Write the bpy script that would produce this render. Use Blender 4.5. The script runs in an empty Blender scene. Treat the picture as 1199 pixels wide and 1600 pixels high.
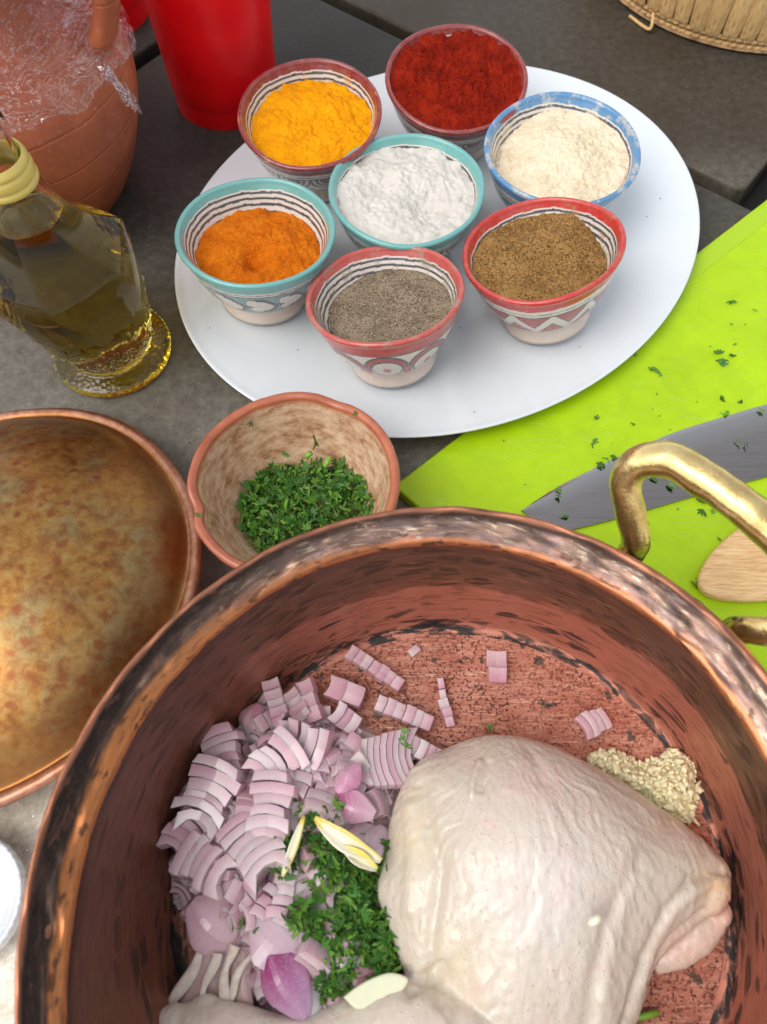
import bpy, bmesh, math, random
import numpy as np
from mathutils import Vector, Matrix, noise as mnoise, Euler

# ------------------------------------------------------------------ camera, sky, sun, exposure
S = bpy.context.scene
U = 0.01                                   # everything below is written in centimetres
PITCH = math.radians(64.0)                 # the phone looks down at the table
CAM_H = 39.0
F_PX = 1202.0
cam_d = bpy.data.cameras.new('camera')
cam = bpy.data.objects.new('camera', cam_d)
S.collection.objects.link(cam)
cam.location = (0, 0, CAM_H * U)
cam.rotation_euler = (math.pi / 2 - PITCH, 0, 0)
cam_d.sensor_fit = 'VERTICAL'
cam_d.sensor_height = 36.0
cam_d.lens = 36.0 * F_PX / 1600.0
cam_d.clip_start = 0.01
cam_d.clip_end = 200
cam_d.dof.use_dof = True
cam_d.dof.focus_distance = 0.42
cam_d.dof.aperture_fstop = 11.0
S.camera = cam

SUN_EL, SUN_AZ = math.radians(58), math.radians(-122)    # light comes from the left and from behind the photographer
W = bpy.data.worlds.new('World'); S.world = W
W.use_nodes = True
wn = W.node_tree.nodes; wl = W.node_tree.links
for n_ in list(wn): wn.remove(n_)
wo = wn.new('ShaderNodeOutputWorld'); bg = wn.new('ShaderNodeBackground')
sky = wn.new('ShaderNodeTexSky'); sky.sky_type = 'NISHITA'; sky.sun_disc = False
sky.sun_elevation = SUN_EL; sky.sun_rotation = SUN_AZ
sky.dust_density = 1.6; sky.ozone_density = 0.6; sky.air_density = 1.0
hs = wn.new('ShaderNodeHueSaturation'); hs.inputs['Saturation'].default_value = 0.22
wl.new(sky.outputs[0], hs.inputs['Color']); wl.new(hs.outputs[0], bg.inputs[0]); wl.new(bg.outputs[0], wo.inputs[0])
bg.inputs[1].default_value = 0.15
sun_d = bpy.data.lights.new('sun', 'SUN'); sun = bpy.data.objects.new('sun', sun_d)
S.collection.objects.link(sun)
sun_d.energy = 0.68; sun_d.angle = math.radians(38); sun_d.color = (1.0, 0.94, 0.86)
sdir = Vector((math.sin(SUN_AZ) * math.cos(SUN_EL), math.cos(SUN_AZ) * math.cos(SUN_EL), math.sin(SUN_EL)))
sun.rotation_euler = sdir.to_track_quat('Z', 'Y').to_euler()
S.view_settings.view_transform = 'Standard'; S.view_settings.look = 'None'
S.view_settings.exposure = 0.80; S.view_settings.gamma = 1.0
S.render.engine = 'CYCLES'
S.cycles.max_bounces = 10; S.cycles.transmission_bounces = 10; S.cycles.glossy_bounces = 4
S.cycles.diffuse_bounces = 3; S.cycles.transparent_max_bounces = 12
S.cycles.caustics_refractive = True
S.cycles.use_denoising = True

rnd = random.Random(11)
COL = S.collection

# ------------------------------------------------------------------ helpers: geometry
def at(px, py, h):
    """where the thing seen at this place of the photograph stands when it is h cm above the table"""
    c, s = math.cos(PITCH), math.sin(PITCH)
    d = np.array([0, c, -s]) * F_PX + (px - 599.5) * np.array([1, 0, 0]) + (800 - py) * np.array([0, s, c])
    t = (h - CAM_H) / d[2]
    return np.array([0, 0, CAM_H]) + d * t

def fbm(x, y, z, o=4):
    return mnoise.fractal(Vector((x, y, z)), 1.0, 2.0, o)     # roughly -1..1

def link_mesh(name, me, mats, parent=None):
    o = bpy.data.objects.new(name, me); COL.objects.link(o)
    for m in (mats if isinstance(mats, (list, tuple)) else [mats]): me.materials.append(m)
    if parent: o.parent = parent
    return o

def mesh(name, V, F, mat, parent=None, smooth=True, uv=None, col=None, mi=None):
    V = np.asarray(V, dtype=float).reshape(-1, 3) * U
    me = bpy.data.meshes.new(name)
    me.from_pydata(V.tolist(), [], [tuple(int(i) for i in f) for f in F])
    if uv is not None:                      # one uv per vertex
        l = me.uv_layers.new(name='UVMap')
        li = np.empty(len(me.loops), dtype=np.int32); me.loops.foreach_get('vertex_index', li)
        l.data.foreach_set('uv', np.asarray(uv, dtype=np.float32)[li].ravel())
    if col is not None:
        c = me.color_attributes.new('tint', 'FLOAT_COLOR', 'POINT')
        a = np.ones((len(V), 4), dtype=np.float32); a[:, :3] = np.asarray(col)[:, :3]
        c.data.foreach_set('color', a.ravel())
    if smooth: me.polygons.foreach_set('use_smooth', [True] * len(me.polygons))
    o = link_mesh(name, me, mat, parent)
    if mi is not None: me.polygons.foreach_set('material_index', mi)
    me.update()
    return o

def empty(name, loc, rot=(0, 0, 0)):
    o = bpy.data.objects.new(name, None); COL.objects.link(o)
    o.location = Vector(loc) * U; o.rotation_euler = rot; o.empty_display_size = 0.01
    return o

def tag(o, label=None, cat=None, group=None, kind=None):
    if label: o['label'] = label
    if cat: o['category'] = cat
    if group: o['group'] = group
    if kind: o['kind'] = kind
    return o

def lathe(prof, n=128, mod=None, start=-math.pi / 2, uscale=None):
    """profile [(r, z)] spun round z; verts duplicated at the uv seam. mod(theta, k, r, z) -> r, z"""
    prof = list(prof); V = []; UV = []; F = []
    v = 0.0; vs = [0.0]
    for a, b in zip(prof, prof[1:]):
        v += math.hypot(a[0] - b[0], a[1] - b[1]); vs.append(v)
    R = uscale or max(p[0] for p in prof)
    for i in range(n + 1):
        th = start + 2 * math.pi * (i % n) / n
        c, s = math.cos(th), math.sin(th)
        for k, (r, z) in enumerate(prof):
            dx = dy = 0
            if mod:
                q = mod(th, k, r, z, vs[k])
                r, z = q[0], q[1]
                if len(q) > 2: dx, dy = q[2], q[3]
            V.append((r * c + dx, r * s + dy, z)); UV.append((R * 2 * math.pi * i / n, vs[k]))
    m = len(prof)
    for i in range(n):
        for k in range(m - 1):
            a, b = i * m + k, (i + 1) * m + k
            F.append((a, b, b + 1, a + 1))
    return V, F, UV, vs

def weld(o, d=1e-6):
    bm = bmesh.new(); bm.from_mesh(o.data)
    bmesh.ops.remove_doubles(bm, verts=bm.verts, dist=d)
    bmesh.ops.recalc_face_normals(bm, faces=bm.faces)
    bm.to_mesh(o.data); bm.free(); return o

def catmull(P, n):
    P = [np.array(p, float) for p in P]
    P = [2 * P[0] - P[1]] + P + [2 * P[-1] - P[-2]]
    out = []
    for i in range(1, len(P) - 2):
        for j in range(n):
            t = j / n
            out.append(0.5 * ((2 * P[i]) + (-P[i - 1] + P[i + 1]) * t + (2 * P[i - 1] - 5 * P[i] + 4 * P[i + 1] - P[i + 2]) * t * t
                              + (-P[i - 1] + 3 * P[i] - 3 * P[i + 1] + P[i + 2]) * t ** 3))
    out.append(P[-2]); return np.array(out)

def tube(path, rad, n=14, sx=1.0, sy=1.0, facet=0.0, cap=True):
    """path (m,3), rad (m,) -> verts, faces, v-parameter"""
    path = np.asarray(path, float); m = len(path); rad = np.ones(m) * rad if np.isscalar(rad) else np.asarray(rad)
    T = np.gradient(path, axis=0); T /= np.linalg.norm(T, axis=1)[:, None] + 1e-12
    a = np.array([0, 0, 1.0]) if abs(T[0][2]) < .9 else np.array([1.0, 0, 0])
    N = np.cross(T[0], a); N /= np.linalg.norm(N); V = []; UV = []
    for i in range(m):
        N = N - T[i] * (N @ T[i]); N /= np.linalg.norm(N); B = np.cross(T[i], N)
        for j in range(n):
            t = 2 * math.pi * j / n
            k = 1 + facet * math.cos(4 * t)
            V.append(path[i] + rad[i] * k * (sx * math.cos(t) * N + sy * math.sin(t) * B)); UV.append((j / n, i / m))
    F = [(i * n + j, i * n + (j + 1) % n, (i + 1) * n + (j + 1) % n, (i + 1) * n + j) for i in range(m - 1) for j in range(n)]
    if cap:
        F.append(tuple(range(n))[::-1]); F.append(tuple((m - 1) * n + j for j in range(n)))
    return V, F, UV

def prism(poly, z0, z1, bevel=0.12, seg=3):
    """closed slab with rounded long edges from a plan outline (counter-clockwise)"""
    P = np.array(poly, float)[:, :2]; n = len(P)
    area = 0.5 * np.sum(P[:, 0] * np.roll(P[:, 1], -1) - np.roll(P[:, 0], -1) * P[:, 1])
    if area < 0: P = P[::-1]
    e = np.roll(P, -1, 0) - P; e /= np.linalg.norm(e, axis=1)[:, None] + 1e-9
    nr = np.stack([e[:, 1], -e[:, 0]], 1); vn = nr + np.roll(nr, 1, 0)
    vn /= (np.linalg.norm(vn, axis=1)[:, None] ** 2 / 2 + 1e-6)
    rings = []
    for k in range(seg + 1):
        a = math.pi / 2 * k / seg; rings.append((bevel * (1 - math.sin(a)), z0 + bevel * (1 - math.cos(a))))
    for k in range(seg + 1):
        a = math.pi / 2 * k / seg; rings.append((bevel * (1 - math.cos(a)), z1 - bevel * (1 - math.sin(a))))
    V = []
    for ins, z in rings:
        Q = P - vn * ins
        V += [(q[0], q[1], z) for q in Q]
    m = len(rings)
    F = [(k * n + i, k * n + (i + 1) % n, (k + 1) * n + (i + 1) % n, (k + 1) * n + i) for k in range(m - 1) for i in range(n)]
    F.append(tuple(range(n))[::-1]); F.append(tuple((m - 1) * n + i for i in range(n)))
    return V, F

# ------------------------------------------------------------------ helpers: materials
class G:
    """a small writer for node graphs; coordinates are in centimetres"""
    def __init__(s, name):
        s.m = bpy.data.materials.new(name); s.m.use_nodes = True
        s.t = s.m.node_tree; s.n = s.t.nodes; s.l = s.t.links
        s.b = s.n['Principled BSDF']; s.o = s.n['Material Output']
    def new(s, ty): return s.n.new(ty)
    def put(s, sock, v):
        if isinstance(v, bpy.types.NodeSocket): s.l.new(v, sock)
        elif isinstance(v, (tuple, list)) and len(v) == 3 and sock.type == 'RGBA': sock.default_value = (*v, 1)
        else: sock.default_value = v
    def P(s, **k):
        for a, v in k.items(): s.put(s.b.inputs[a.replace('_', ' ')], v)
        return s
    def coords(s, kind='Object', scale=(1, 1, 1), off=(0, 0, 0), rot=(0, 0, 0)):
        tc = s.new('ShaderNodeTexCoord'); mp = s.new('ShaderNodeMapping')
        k = 100.0 if kind == 'Object' else 1.0
        mp.inputs['Scale'].default_value = [k * c for c in scale]; mp.inputs['Location'].default_value = off
        mp.inputs['Rotation'].default_value = rot
        s.l.new(tc.outputs[kind], mp.inputs['Vector']); return mp.outputs[0]
    def noise(s, vec, scale=1.0, detail=4, rough=.55, dist=0.0, out=0):
        n = s.new('ShaderNodeTexNoise'); s.l.new(vec, n.inputs['Vector'])
        n.inputs['Scale'].default_value = scale; n.inputs['Detail'].default_value = detail
        n.inputs['Roughness'].default_value = rough; n.inputs['Distortion'].default_value = dist
        return n.outputs[out]
    def voro(s, vec, scale=1.0, feature='F1', out='Distance', rand=1.0, smooth=None):
        n = s.new('ShaderNodeTexVoronoi'); n.feature = feature; s.l.new(vec, n.inputs['Vector'])
        n.inputs['Scale'].default_value = scale; n.inputs['Randomness'].default_value = rand
        return n.outputs[out]
    def ramp(s, f, stops, interp='LINEAR'):
        n = s.new('ShaderNodeValToRGB'); s.put(n.inputs[0], f); e = n.color_ramp.elements
        n.color_ramp.interpolation = interp
        while len(e) < len(stops): e.new(0.5)
        for x, (p, c) in zip(e, stops):
            x.position = p; x.color = (*c, 1) if isinstance(c, (tuple, list)) else (c, c, c, 1)
        return n.outputs[0]
    def mix(s, f, a, b, mode='MIX'):
        n = s.new('ShaderNodeMix'); n.data_type = 'RGBA'; n.blend_type = mode
        s.put(n.inputs[0], f); s.put(n.inputs[6], a); s.put(n.inputs[7], b); return n.outputs[2]
    def math(s, op, a, b=0.0, c=0.0, clamp=False):
        n = s.new('ShaderNodeMath'); n.operation = op; n.use_clamp = clamp
        s.put(n.inputs[0], a); s.put(n.inputs[1], b); s.put(n.inputs[2], c); return n.outputs[0]
    def rng(s, v, a, b, c=0.0, d=1.0):
        n = s.new('ShaderNodeMapRange'); s.put(n.inputs[0], v)
        n.inputs[1].default_value = a; n.inputs[2].default_value = b; n.inputs[3].default_value = c; n.inputs[4].default_value = d
        return n.outputs[0]
    def sep(s, v):
        n = s.new('ShaderNodeSeparateXYZ'); s.l.new(v, n.inputs[0]); return n.outputs
    def comb(s, x, y, z=0.0):
        n = s.new('ShaderNodeCombineXYZ'); s.put(n.inputs[0], x); s.put(n.inputs[1], y); s.put(n.inputs[2], z); return n.outputs[0]
    def attr(s, name='tint'):
        n = s.new('ShaderNodeAttribute'); n.attribute_name = name; return n.outputs['Color']
    def objrand(s):
        return s.new('ShaderNodeObjectInfo').outputs['Random']
    def bump(s, h, strength=.5, dist=.1, normal=None):
        """dist in cm"""
        n = s.new('ShaderNodeBump'); s.put(n.inputs['Height'], h); n.inputs['Strength'].default_value = strength
        n.inputs['Distance'].default_value = dist * U
        if normal is not None: s.l.new(normal, n.inputs['Normal'])
        s.l.new(n.outputs[0], s.b.inputs['Normal']); return n.outputs[0]

def sss(g, w, r=(1.0, .5, .3), sc=.3):
    g.P(Subsurface_Weight=w, Subsurface_Scale=sc * U); g.b.inputs['Subsurface Radius'].default_value = r

# stone slabs of the table
g = G('slab_stone'); c = g.coords()
n1 = g.noise(c, .12, 5, .6); n2 = g.noise(c, 1.6, 8, .78); n3 = g.noise(c, 9, 5, .75)
base = g.ramp(n2, [(.32, (.062, .058, .052)), (.5, (.105, .100, .093)), (.68, (.165, .158, .148))])
base = g.mix(g.rng(n1, .35, .65), base, g.ramp(n2, [(.3, (.055, .047, .038)), (.7, (.12, .105, .088))]))
base = g.mix(g.ramp(n3, [(.56, 0), (.75, .5)]), base, (.22, .21, .195))
sp = g.voro(c, 1.3); sz = g.noise(c, .5, 2)
spk = g.math('MULTIPLY', g.ramp(sp, [(.03, 1), (.06, 0)]), g.ramp(sz, [(.45, 0), (.55, 1)]))
base = g.mix(spk, base, (.42, .40, .37))
pit = g.math('MULTIPLY', g.ramp(g.voro(g.coords(scale=(1, 1.6, 1), rot=(0, 0, .5)), .9), [(.04, 1), (.09, 0)]), g.ramp(g.noise(c, .35, 2), [(.5, 0), (.58, 1)]))
base = g.mix(pit, base, (.02, .018, .016))
# light falloff put into the stone colour: pale near left, dark far side
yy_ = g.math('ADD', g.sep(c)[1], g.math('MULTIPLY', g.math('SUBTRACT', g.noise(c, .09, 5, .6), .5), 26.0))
light_fall = g.ramp(g.math('DIVIDE', g.math('ADD', yy_, 10.0), 100.0), [(.08, 1.6), (.16, 1.1), (.24, .52), (.35, .31), (.50, .13), (.60, .065), (.75, .06)])
base = g.mix(1.0, base, light_fall, 'MULTIPLY')
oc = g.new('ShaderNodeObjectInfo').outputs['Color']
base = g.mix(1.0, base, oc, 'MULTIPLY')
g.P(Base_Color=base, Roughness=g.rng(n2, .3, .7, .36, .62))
g.b.inputs['Specular IOR Level'].default_value = .22
hh = g.math('ADD', g.math('MULTIPLY', n3, .5), n2); hh = g.math('SUBTRACT', hh, g.math('MULTIPLY', pit, 1.5))
g.bump(hh, .55, .06); M_SLAB = g.m

g = G('dark_floor'); g.P(Base_Color=g.ramp(g.noise(g.coords(), .1, 4), [(.3, (.02, .018, .016)), (.7, (.05, .045, .04))]), Roughness=.8); M_FLOOR = g.m
g = G('black_steel'); g.P(Base_Color=(.012, .012, .012), Roughness=.5); g.bump(g.noise(g.coords(), 3), .2, .03); M_STEELBLK = g.m

# ------------------------------------------------------------------ setting: floor, table of stone slabs
V = [(-500, -500, -75), (500, -500, -75), (500, 500, -75), (-500, 500, -75)]
tag(mesh('floor', V, [(0, 1, 2, 3)], M_FLOOR, smooth=False), kind='structure')
table = tag(empty('table', (0, 0, 0)), kind='structure')
E1 = np.array([.788, -.6157]); E2 = np.array([.6157, .788]); K0 = np.array([25.5, 44.3])
def slab(a0, a1, b0, b1, name='slab'):
    pl = []
    def P(a, b): q = K0 + a * E1 + b * E2; return (q[0], q[1])
    c = .5
    for (a, b), (da, db) in (((a0, b0), (1, 0)), ((a1, b0), (0, 1)), ((a1, b1), (-1, 0)), ((a0, b1), (0, -1))):
        # slightly broken corners
        pl += [P(a - db * 0 + (c * -db * -1 if False else 0) + 0, b)] if False else []
    pl = [P(a0 + c, b0), P(a1 - c, b0), P(a1, b0 + c), P(a1, b1 - c), P(a1 - c, b1), P(a0 + c, b1), P(a0, b1 - c), P(a0, b0 + c)]
    V, F = prism(pl, -3.2, 0.0, .28, 3)
    return mesh(name, V, F, M_SLAB, table, smooth=False)
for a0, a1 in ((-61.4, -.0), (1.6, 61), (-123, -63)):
    slab(a0, a1, 0, 60).color = (9.5, 8.6, 7.2, 1)      # far row tinted browner, and raised to offset the painted far shade
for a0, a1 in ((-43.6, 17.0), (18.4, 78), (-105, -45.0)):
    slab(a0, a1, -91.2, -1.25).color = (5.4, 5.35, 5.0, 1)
def beam(a0, a1, b0, b1, z0, z1):
    pl = [tuple(K0 + a * E1 + b * E2) for a, b in ((a0, b0), (a1, b0), (a1, b1), (a0, b1))]
    V, F = prism(pl, z0, z1, .2, 2); return mesh('frame_rail', V, F, M_STEELBLK, table, smooth=False)
beam(-120, 75, -2.6, .9, -7, -3.3); beam(-.9, 2.6, 1.0, 58, -7, -3.3); beam(-46.5, -42, -89, -2.7, -7, -3.3)
beam(15.5, 19.9, -89, -2.7, -7, -3.3)
for a, b in ((-104, 50), (70, 50), (-100, -85), (70, -85)):
    pl = [tuple(K0 + x * E1 + y * E2) for x, y in ((a, b), (a + 5, b), (a + 5, b + 5), (a, b + 5))]
    V, F = prism(pl, -75, -7.02, .3, 2); mesh('table_leg', V, F, M_STEELBLK, table, smooth=False)

# ------------------------------------------------------------------ lime cutting board
g = G('lime_plastic'); c = g.coords()
cut = None
for sc_, rt in (((.12, 9, 1), .5), ((.15, 11, 1), -.25), ((.10, 8, 1), 1.1)):
    q_ = g.math('MULTIPLY', g.ramp(g.noise(g.coords('Object', sc_, rot=(0, 0, rt)), 1.0, 2, .5), [(.655, 0), (.675, 1), (.69, 0)]), g.ramp(g.noise(c, .3, 2), [(.45, 0), (.6, 1)]))
    cut = q_ if cut is None else g.math('MAXIMUM', cut, q_)
stain = g.ramp(g.noise(c, .45, 5, .6, .6), [(.50, 0), (.60, .22)])
g.P(Base_Color=g.mix(g.math('MULTIPLY', cut, .45), g.mix(stain, g.mix(g.rng(g.noise(c, .25, 3), .35, .65), (.37, .56, .0005), (.42, .64, .0005)), (.26, .44, .002)), (.55, .74, .22)), Roughness=g.rng(g.noise(c, 1.5, 3), .3, .7, .30, .45))
g.b.inputs['Specular IOR Level'].default_value = .4
tex = g.noise(c, 7.5, 2, .5); g.bump(g.math('SUBTRACT', tex, g.math('MULTIPLY', cut, .5)), .45, .04); M_LIME = g.m
g = G('lime_edge_satin'); g.P(Base_Color=(.38, .57, .01), Roughness=.22); M_LIME2 = g.m
Bd = np.array([.7565, .654]); Bn = np.array([.715, -.699])
b0 = np.array([.55, 20.25])
def rounded(poly, r=1.2, k=6):
    P = [np.array(p, float) for p in poly]; out = []
    for i in range(len(P)):
        a, b, c_ = P[i - 1], P[i], P[(i + 1) % len(P)]
        u = (a - b) / np.linalg.norm(a - b); v = (c_ - b) / np.linalg.norm(c_ - b)
        p0, p1 = b + u * r, b + v * r
        for j in range(k + 1):
            t = j / k; out.append((1 - t) ** 2 * p0 + 2 * t * (1 - t) * b + t * t * p1)
    return out
board = tag(empty('cutting_board', (0, 0, 0)), 'lime green plastic cutting board strewn with parsley, lying partly under the white plate', 'cutting board')
quad = [b0, b0 + Bd * 44, b0 + Bd * 44 + Bn * 29, b0 + Bn * 29]
V, F = prism(rounded(quad, .5), 0.02, .82, .14, 3)
mesh('board', V, F, M_LIME, board, smooth=False)
# raised smooth border strip that catches the light along the far long edge
q0, q1 = b0 + Bd * 19 + Bn * .25, b0 + Bd * 43.2 + Bn * .25
V, F = prism(rounded([q0, q1, q1 + Bn * 1.1, q0 + Bn * 1.1], .3, 3), .80, .86, .03, 2)
mesh('border_strip', V, F, M_LIME2, board, smooth=False)

# ------------------------------------------------------------------ white oval plate
g = G('white_porcelain'); c = g.coords()
g.P(Base_Color=g.mix(g.rng(g.noise(c, .2, 3), .4, .7), (.70, .745, .775), (.73, .77, .795)), Roughness=.16)
g.b.inputs['Coat Weight'].default_value = .5; g.b.inputs['Coat Roughness'].default_value = .05
g.bump(g.noise(c, .35, 2), .1, .15); M_PORC = g.m
PC = np.array([3.87, 39.12]); PA, PB, PTH = 18.19, 15.23, math.radians(38.1)
def plate_z(q):
    q = abs(q)
    if q <= .58: return 0.85 + .05 * (q / .58) ** 2
    t = (q - .58) / .42
    return .90 + 1.10 * (t ** 1.25)
def plate_q(x, y):
    d = np.array([x, y]) - PC; c_, s_ = math.cos(PTH), math.sin(PTH)
    return math.hypot((d[0] * c_ + d[1] * s_) / PA, (-d[0] * s_ + d[1] * c_) / PB)
prof = [(q, plate_z(q)) for q in np.linspace(0.001, .985, 44)] + [(.995, 2.03), (1.0, 1.98), (.998, 1.86), (.985, 1.74)]
prof += [(q, plate_z(q) - .42) for q in np.linspace(.95, .62, 10)] + [(.60, .05), (.58, .02), (.56, .05), (.55, .42), (.001, .42)]
V, F, UV, _ = lathe(prof, 160)
V = np.array(V); V[:, 0] *= PA; V[:, 1] *= PB
c_, s_ = math.cos(PTH), math.sin(PTH)
V = np.stack([V[:, 0] * c_ - V[:, 1] * s_ + 0, V[:, 0] * s_ + V[:, 1] * c_, V[:, 2]], 1)
plate = mesh('serving_plate', V, F, M_PORC, uv=UV); plate.location = (PC[0] * U, PC[1] * U, 0.0001); weld(plate)
tag(plate, 'large white oval porcelain plate carrying seven painted bowls of spices', 'plate')

# ------------------------------------------------------------------ painted spice bowls
g = G('painted_glaze'); c = g.coords(); t = g.attr()
chip = g.math('MULTIPLY', g.ramp(g.voro(c, 1.1), [(.035, 1), (.06, 0)]), g.ramp(g.noise(c, .6, 2), [(.5, 0), (.54, 1)]))
colr = g.mix(g.rng(g.noise(c, 2.2, 4), .3, .8), t, g.mix(.22, t, (.42, .33, .25)))
colr = g.mix(chip, colr, (.60, .30, .18))
g.P(Base_Color=colr, Roughness=g.rng(g.noise(c, 3, 3), .3, .7, .12, .30))
g.b.inputs['Coat Weight'].default_value = .4; g.b.inputs['Coat Roughness'].default_value = .08
g.bump(g.math('SUBTRACT', g.noise(c, 1.6, 3), g.math('MULTIPLY', chip, .6)), .16, .08); M_GLAZE = g.m

WHT = np.array([.70, .64, .57]); INK = np.array([.035, .04, .05]); CLAY = np.array([.62, .47, .38])
def bowl_mesh(R, hgt, rim, ink, pattern, seed, dust=None):
    r_ = R / 4.6; z_ = hgt / 5.0
    def spl(pts, ds):
        P = catmull([(a * r_, b * z_) for a, b in pts], 12)
        L = np.r_[0, np.cumsum(np.linalg.norm(np.diff(P, axis=0), axis=1))]
        n = max(2, int(L[-1] / ds)); s = np.linspace(0, L[-1], n)
        return np.stack([np.interp(s, L, P[:, 0]), np.interp(s, L, P[:, 1])], 1)
    foot = spl([(0.02, .25), (2.3, .22), (2.45, .0), (2.7, .0), (2.78, .1), (2.66, .4), (2.5, .8), (2.6, 1.0)], .25)
    outer = spl([(2.6, 1.0), (3.15, 1.5), (3.8, 2.6), (4.24, 3.8), (4.47, 4.6)], .045)
    lip = spl([(4.47, 4.6), (4.6, 4.8), (4.58, 4.97), (4.46, 5.03), (4.33, 4.98), (4.25, 4.78)], .06)
    inn = spl([(4.25, 4.78), (4.0, 4.2), (3.7, 3.5), (3.3, 2.8)], .045)
    inn2 = spl([(3.3, 2.8), (2.5, 1.9), (1.4, 1.5), (.02, 1.4)], .4)
    P = np.concatenate([foot, outer[1:], lip[1:], inn[1:], inn2[1:]])
    iz = [0] * len(foot) + [1] * (len(outer) - 1) + [2] * (len(lip) - 1) + [3] * (len(inn) + len(inn2) - 2)
    rs = random.Random(seed); ph = [rs.uniform(0, 6.28) for _ in range(6)]
    def mod(th, k, r, z, v):
        w = .035 * math.sin(2 * th + ph[0]) + .02 * math.sin(3 * th + ph[1])
        return r * (1 + w * .35 * z / hgt), z + (z / hgt) * (.05 * math.sin(2 * th + ph[2]) + .03 * math.sin(5 * th + ph[3])), 0, 0
    N = 380
    V, F, UV, vs = lathe([tuple(p) for p in P], N, mod)
    m = len(P); C = np.empty((len(V), 3))
    th = np.repeat(-math.pi / 2 + 2 * math.pi * np.arange(N + 1) / N, m)
    zz = np.tile(P[:, 1] / z_, N + 1); zone = np.tile(iz, N + 1)
    wob = .03 * np.sin(3 * th + ph[4]) + .018 * np.sin(11 * th + ph[5]) + .012 * np.sin(23 * th)
    z = zz + wob
    z = np.where(z < 3.75, 1.72 + (z - 1.2) * .796, z)
    C[:] = WHT
    # foot: bare pinkish slip
    C[zone == 0] = np.array([.66, .56, .48])
    s = (th + math.pi) / (2 * math.pi)
    o = zone == 1
    def put(mask, colv): C[mask & o] = colv
    def line(zc, w, colv=INK): put(np.abs(z - zc) < w, colv)
    tone = lambda a, b: np.array(a)
    if pattern == 'hearts':
        put(z < 3.75, np.array([.16, .30, .31])); n = 13; f = (s * n) % 1 - .5
        x = f * 2.3 + (z - 2.8) * .35; y = (z - 2.86) * 1.75
        X, Y = y * 1.0, -x * 1.15 + .1
        hrt = (X * X + Y * Y - 1) ** 3 - X * X * Y ** 3 * 1.0
        put((hrt < .35) & (z < 3.7) & (z > 1.9), INK); put((hrt < -.02) & (z < 3.65) & (z > 1.95), WHT)
        line(3.75, .045); line(3.95, .03); line(1.85, .05); put(z < 1.78, WHT * .98)
    elif pattern == 'ovals':
        n = 9; f = ((s * n + .3) % 1 - .5) * 2 * math.pi * 3.6 / n; yy = z - 2.55
        d = np.hypot(f / .92, yy / .80); dd = np.hypot(f / 1.28, (yy + .05) / 1.22)
        red = np.array([.42, .035, .03])
        put((dd < 1.0) & (yy > -.2), red); put((np.abs(dd - 1.0) < .05) & (yy > -.1), INK)
        put(d < 1.0, WHT); put((np.abs(d - 1.0) < .07), INK); put(np.hypot(f, yy * 1.1) < .24, np.array([.50, .04, .03]))
        g_ = np.minimum(np.abs(f - math.pi * 3.6 / n), np.abs(f + math.pi * 3.6 / n))
        dt = np.hypot(g_ / .20, (yy + .35) / .62); put(dt < 1.25, INK); put(dt < 1.0, red)
        put((z > 3.8), red * 1.0); line(3.8, .04); put(z < 1.62, WHT)
    elif pattern == 'zigzag':
        n = 11; f = np.abs(((s * n + .2) % 1) * 2 - 1); zc = 2.15 + 1.15 * f
        red = np.array([.38, .035, .03])
        put((z < 3.55) & (z > 1.85), red); put((np.abs(z - zc) < .38) & (z < 3.5) & (z > 1.95), WHT)
        put((np.abs(np.abs(z - zc) - .38) < .055) & (z < 3.5) & (z > 1.95), INK)
        line(3.55, .045); line(3.78, .03); line(1.88, .05); put(z < 1.8, WHT)
    elif pattern == 'arcs':
        n = 12; f = ((s * n) % 1 - .5) * 2 * math.pi * 3.4 / n; d = np.hypot(f, z - 3.5)
        for rr in (.55, .85, 1.3): put((np.abs(d - rr) < .07) & (z < 3.6), INK)
        put((d < .4) & (z < 3.6), ink * .8); line(3.62, .05); line(3.85, .03); line(1.9, .05); put(z < 1.84, WHT)
    else:
        put((z < 3.4) & (z > 2.2), ink); line(3.4, .05); line(3.7, .04); line(2.2, .05); line(1.9, .04)
    # glazed rim
    put(z > 4.12, rim); C[zone == 2] = rim
    i3 = zone == 3
    C[i3 & (z > 4.52)] = rim
    for q, w in ((4.36, .07), (4.04, .07), (3.72, .065), (3.40, .06), (3.10, .05)):
        C[i3 & (np.abs(z - q) < w)] = INK * 1.6
    if dust is not None:        # spilt powder clinging to rim and inner wall
        Va = np.array(V); 
        dn = np.array([mnoise.noise(Vector(p * 1.3)) + .5 * mnoise.noise(Vector(p * 6)) for p in Va[zone >= 2]])
        w = np.clip((dn - dust[1]) * 1.6, 0, .5)[:, None]; C[zone >= 2] = C[zone >= 2] * (1 - w) + np.array(dust[0]) * w
    return V, F, UV, C, m
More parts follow.
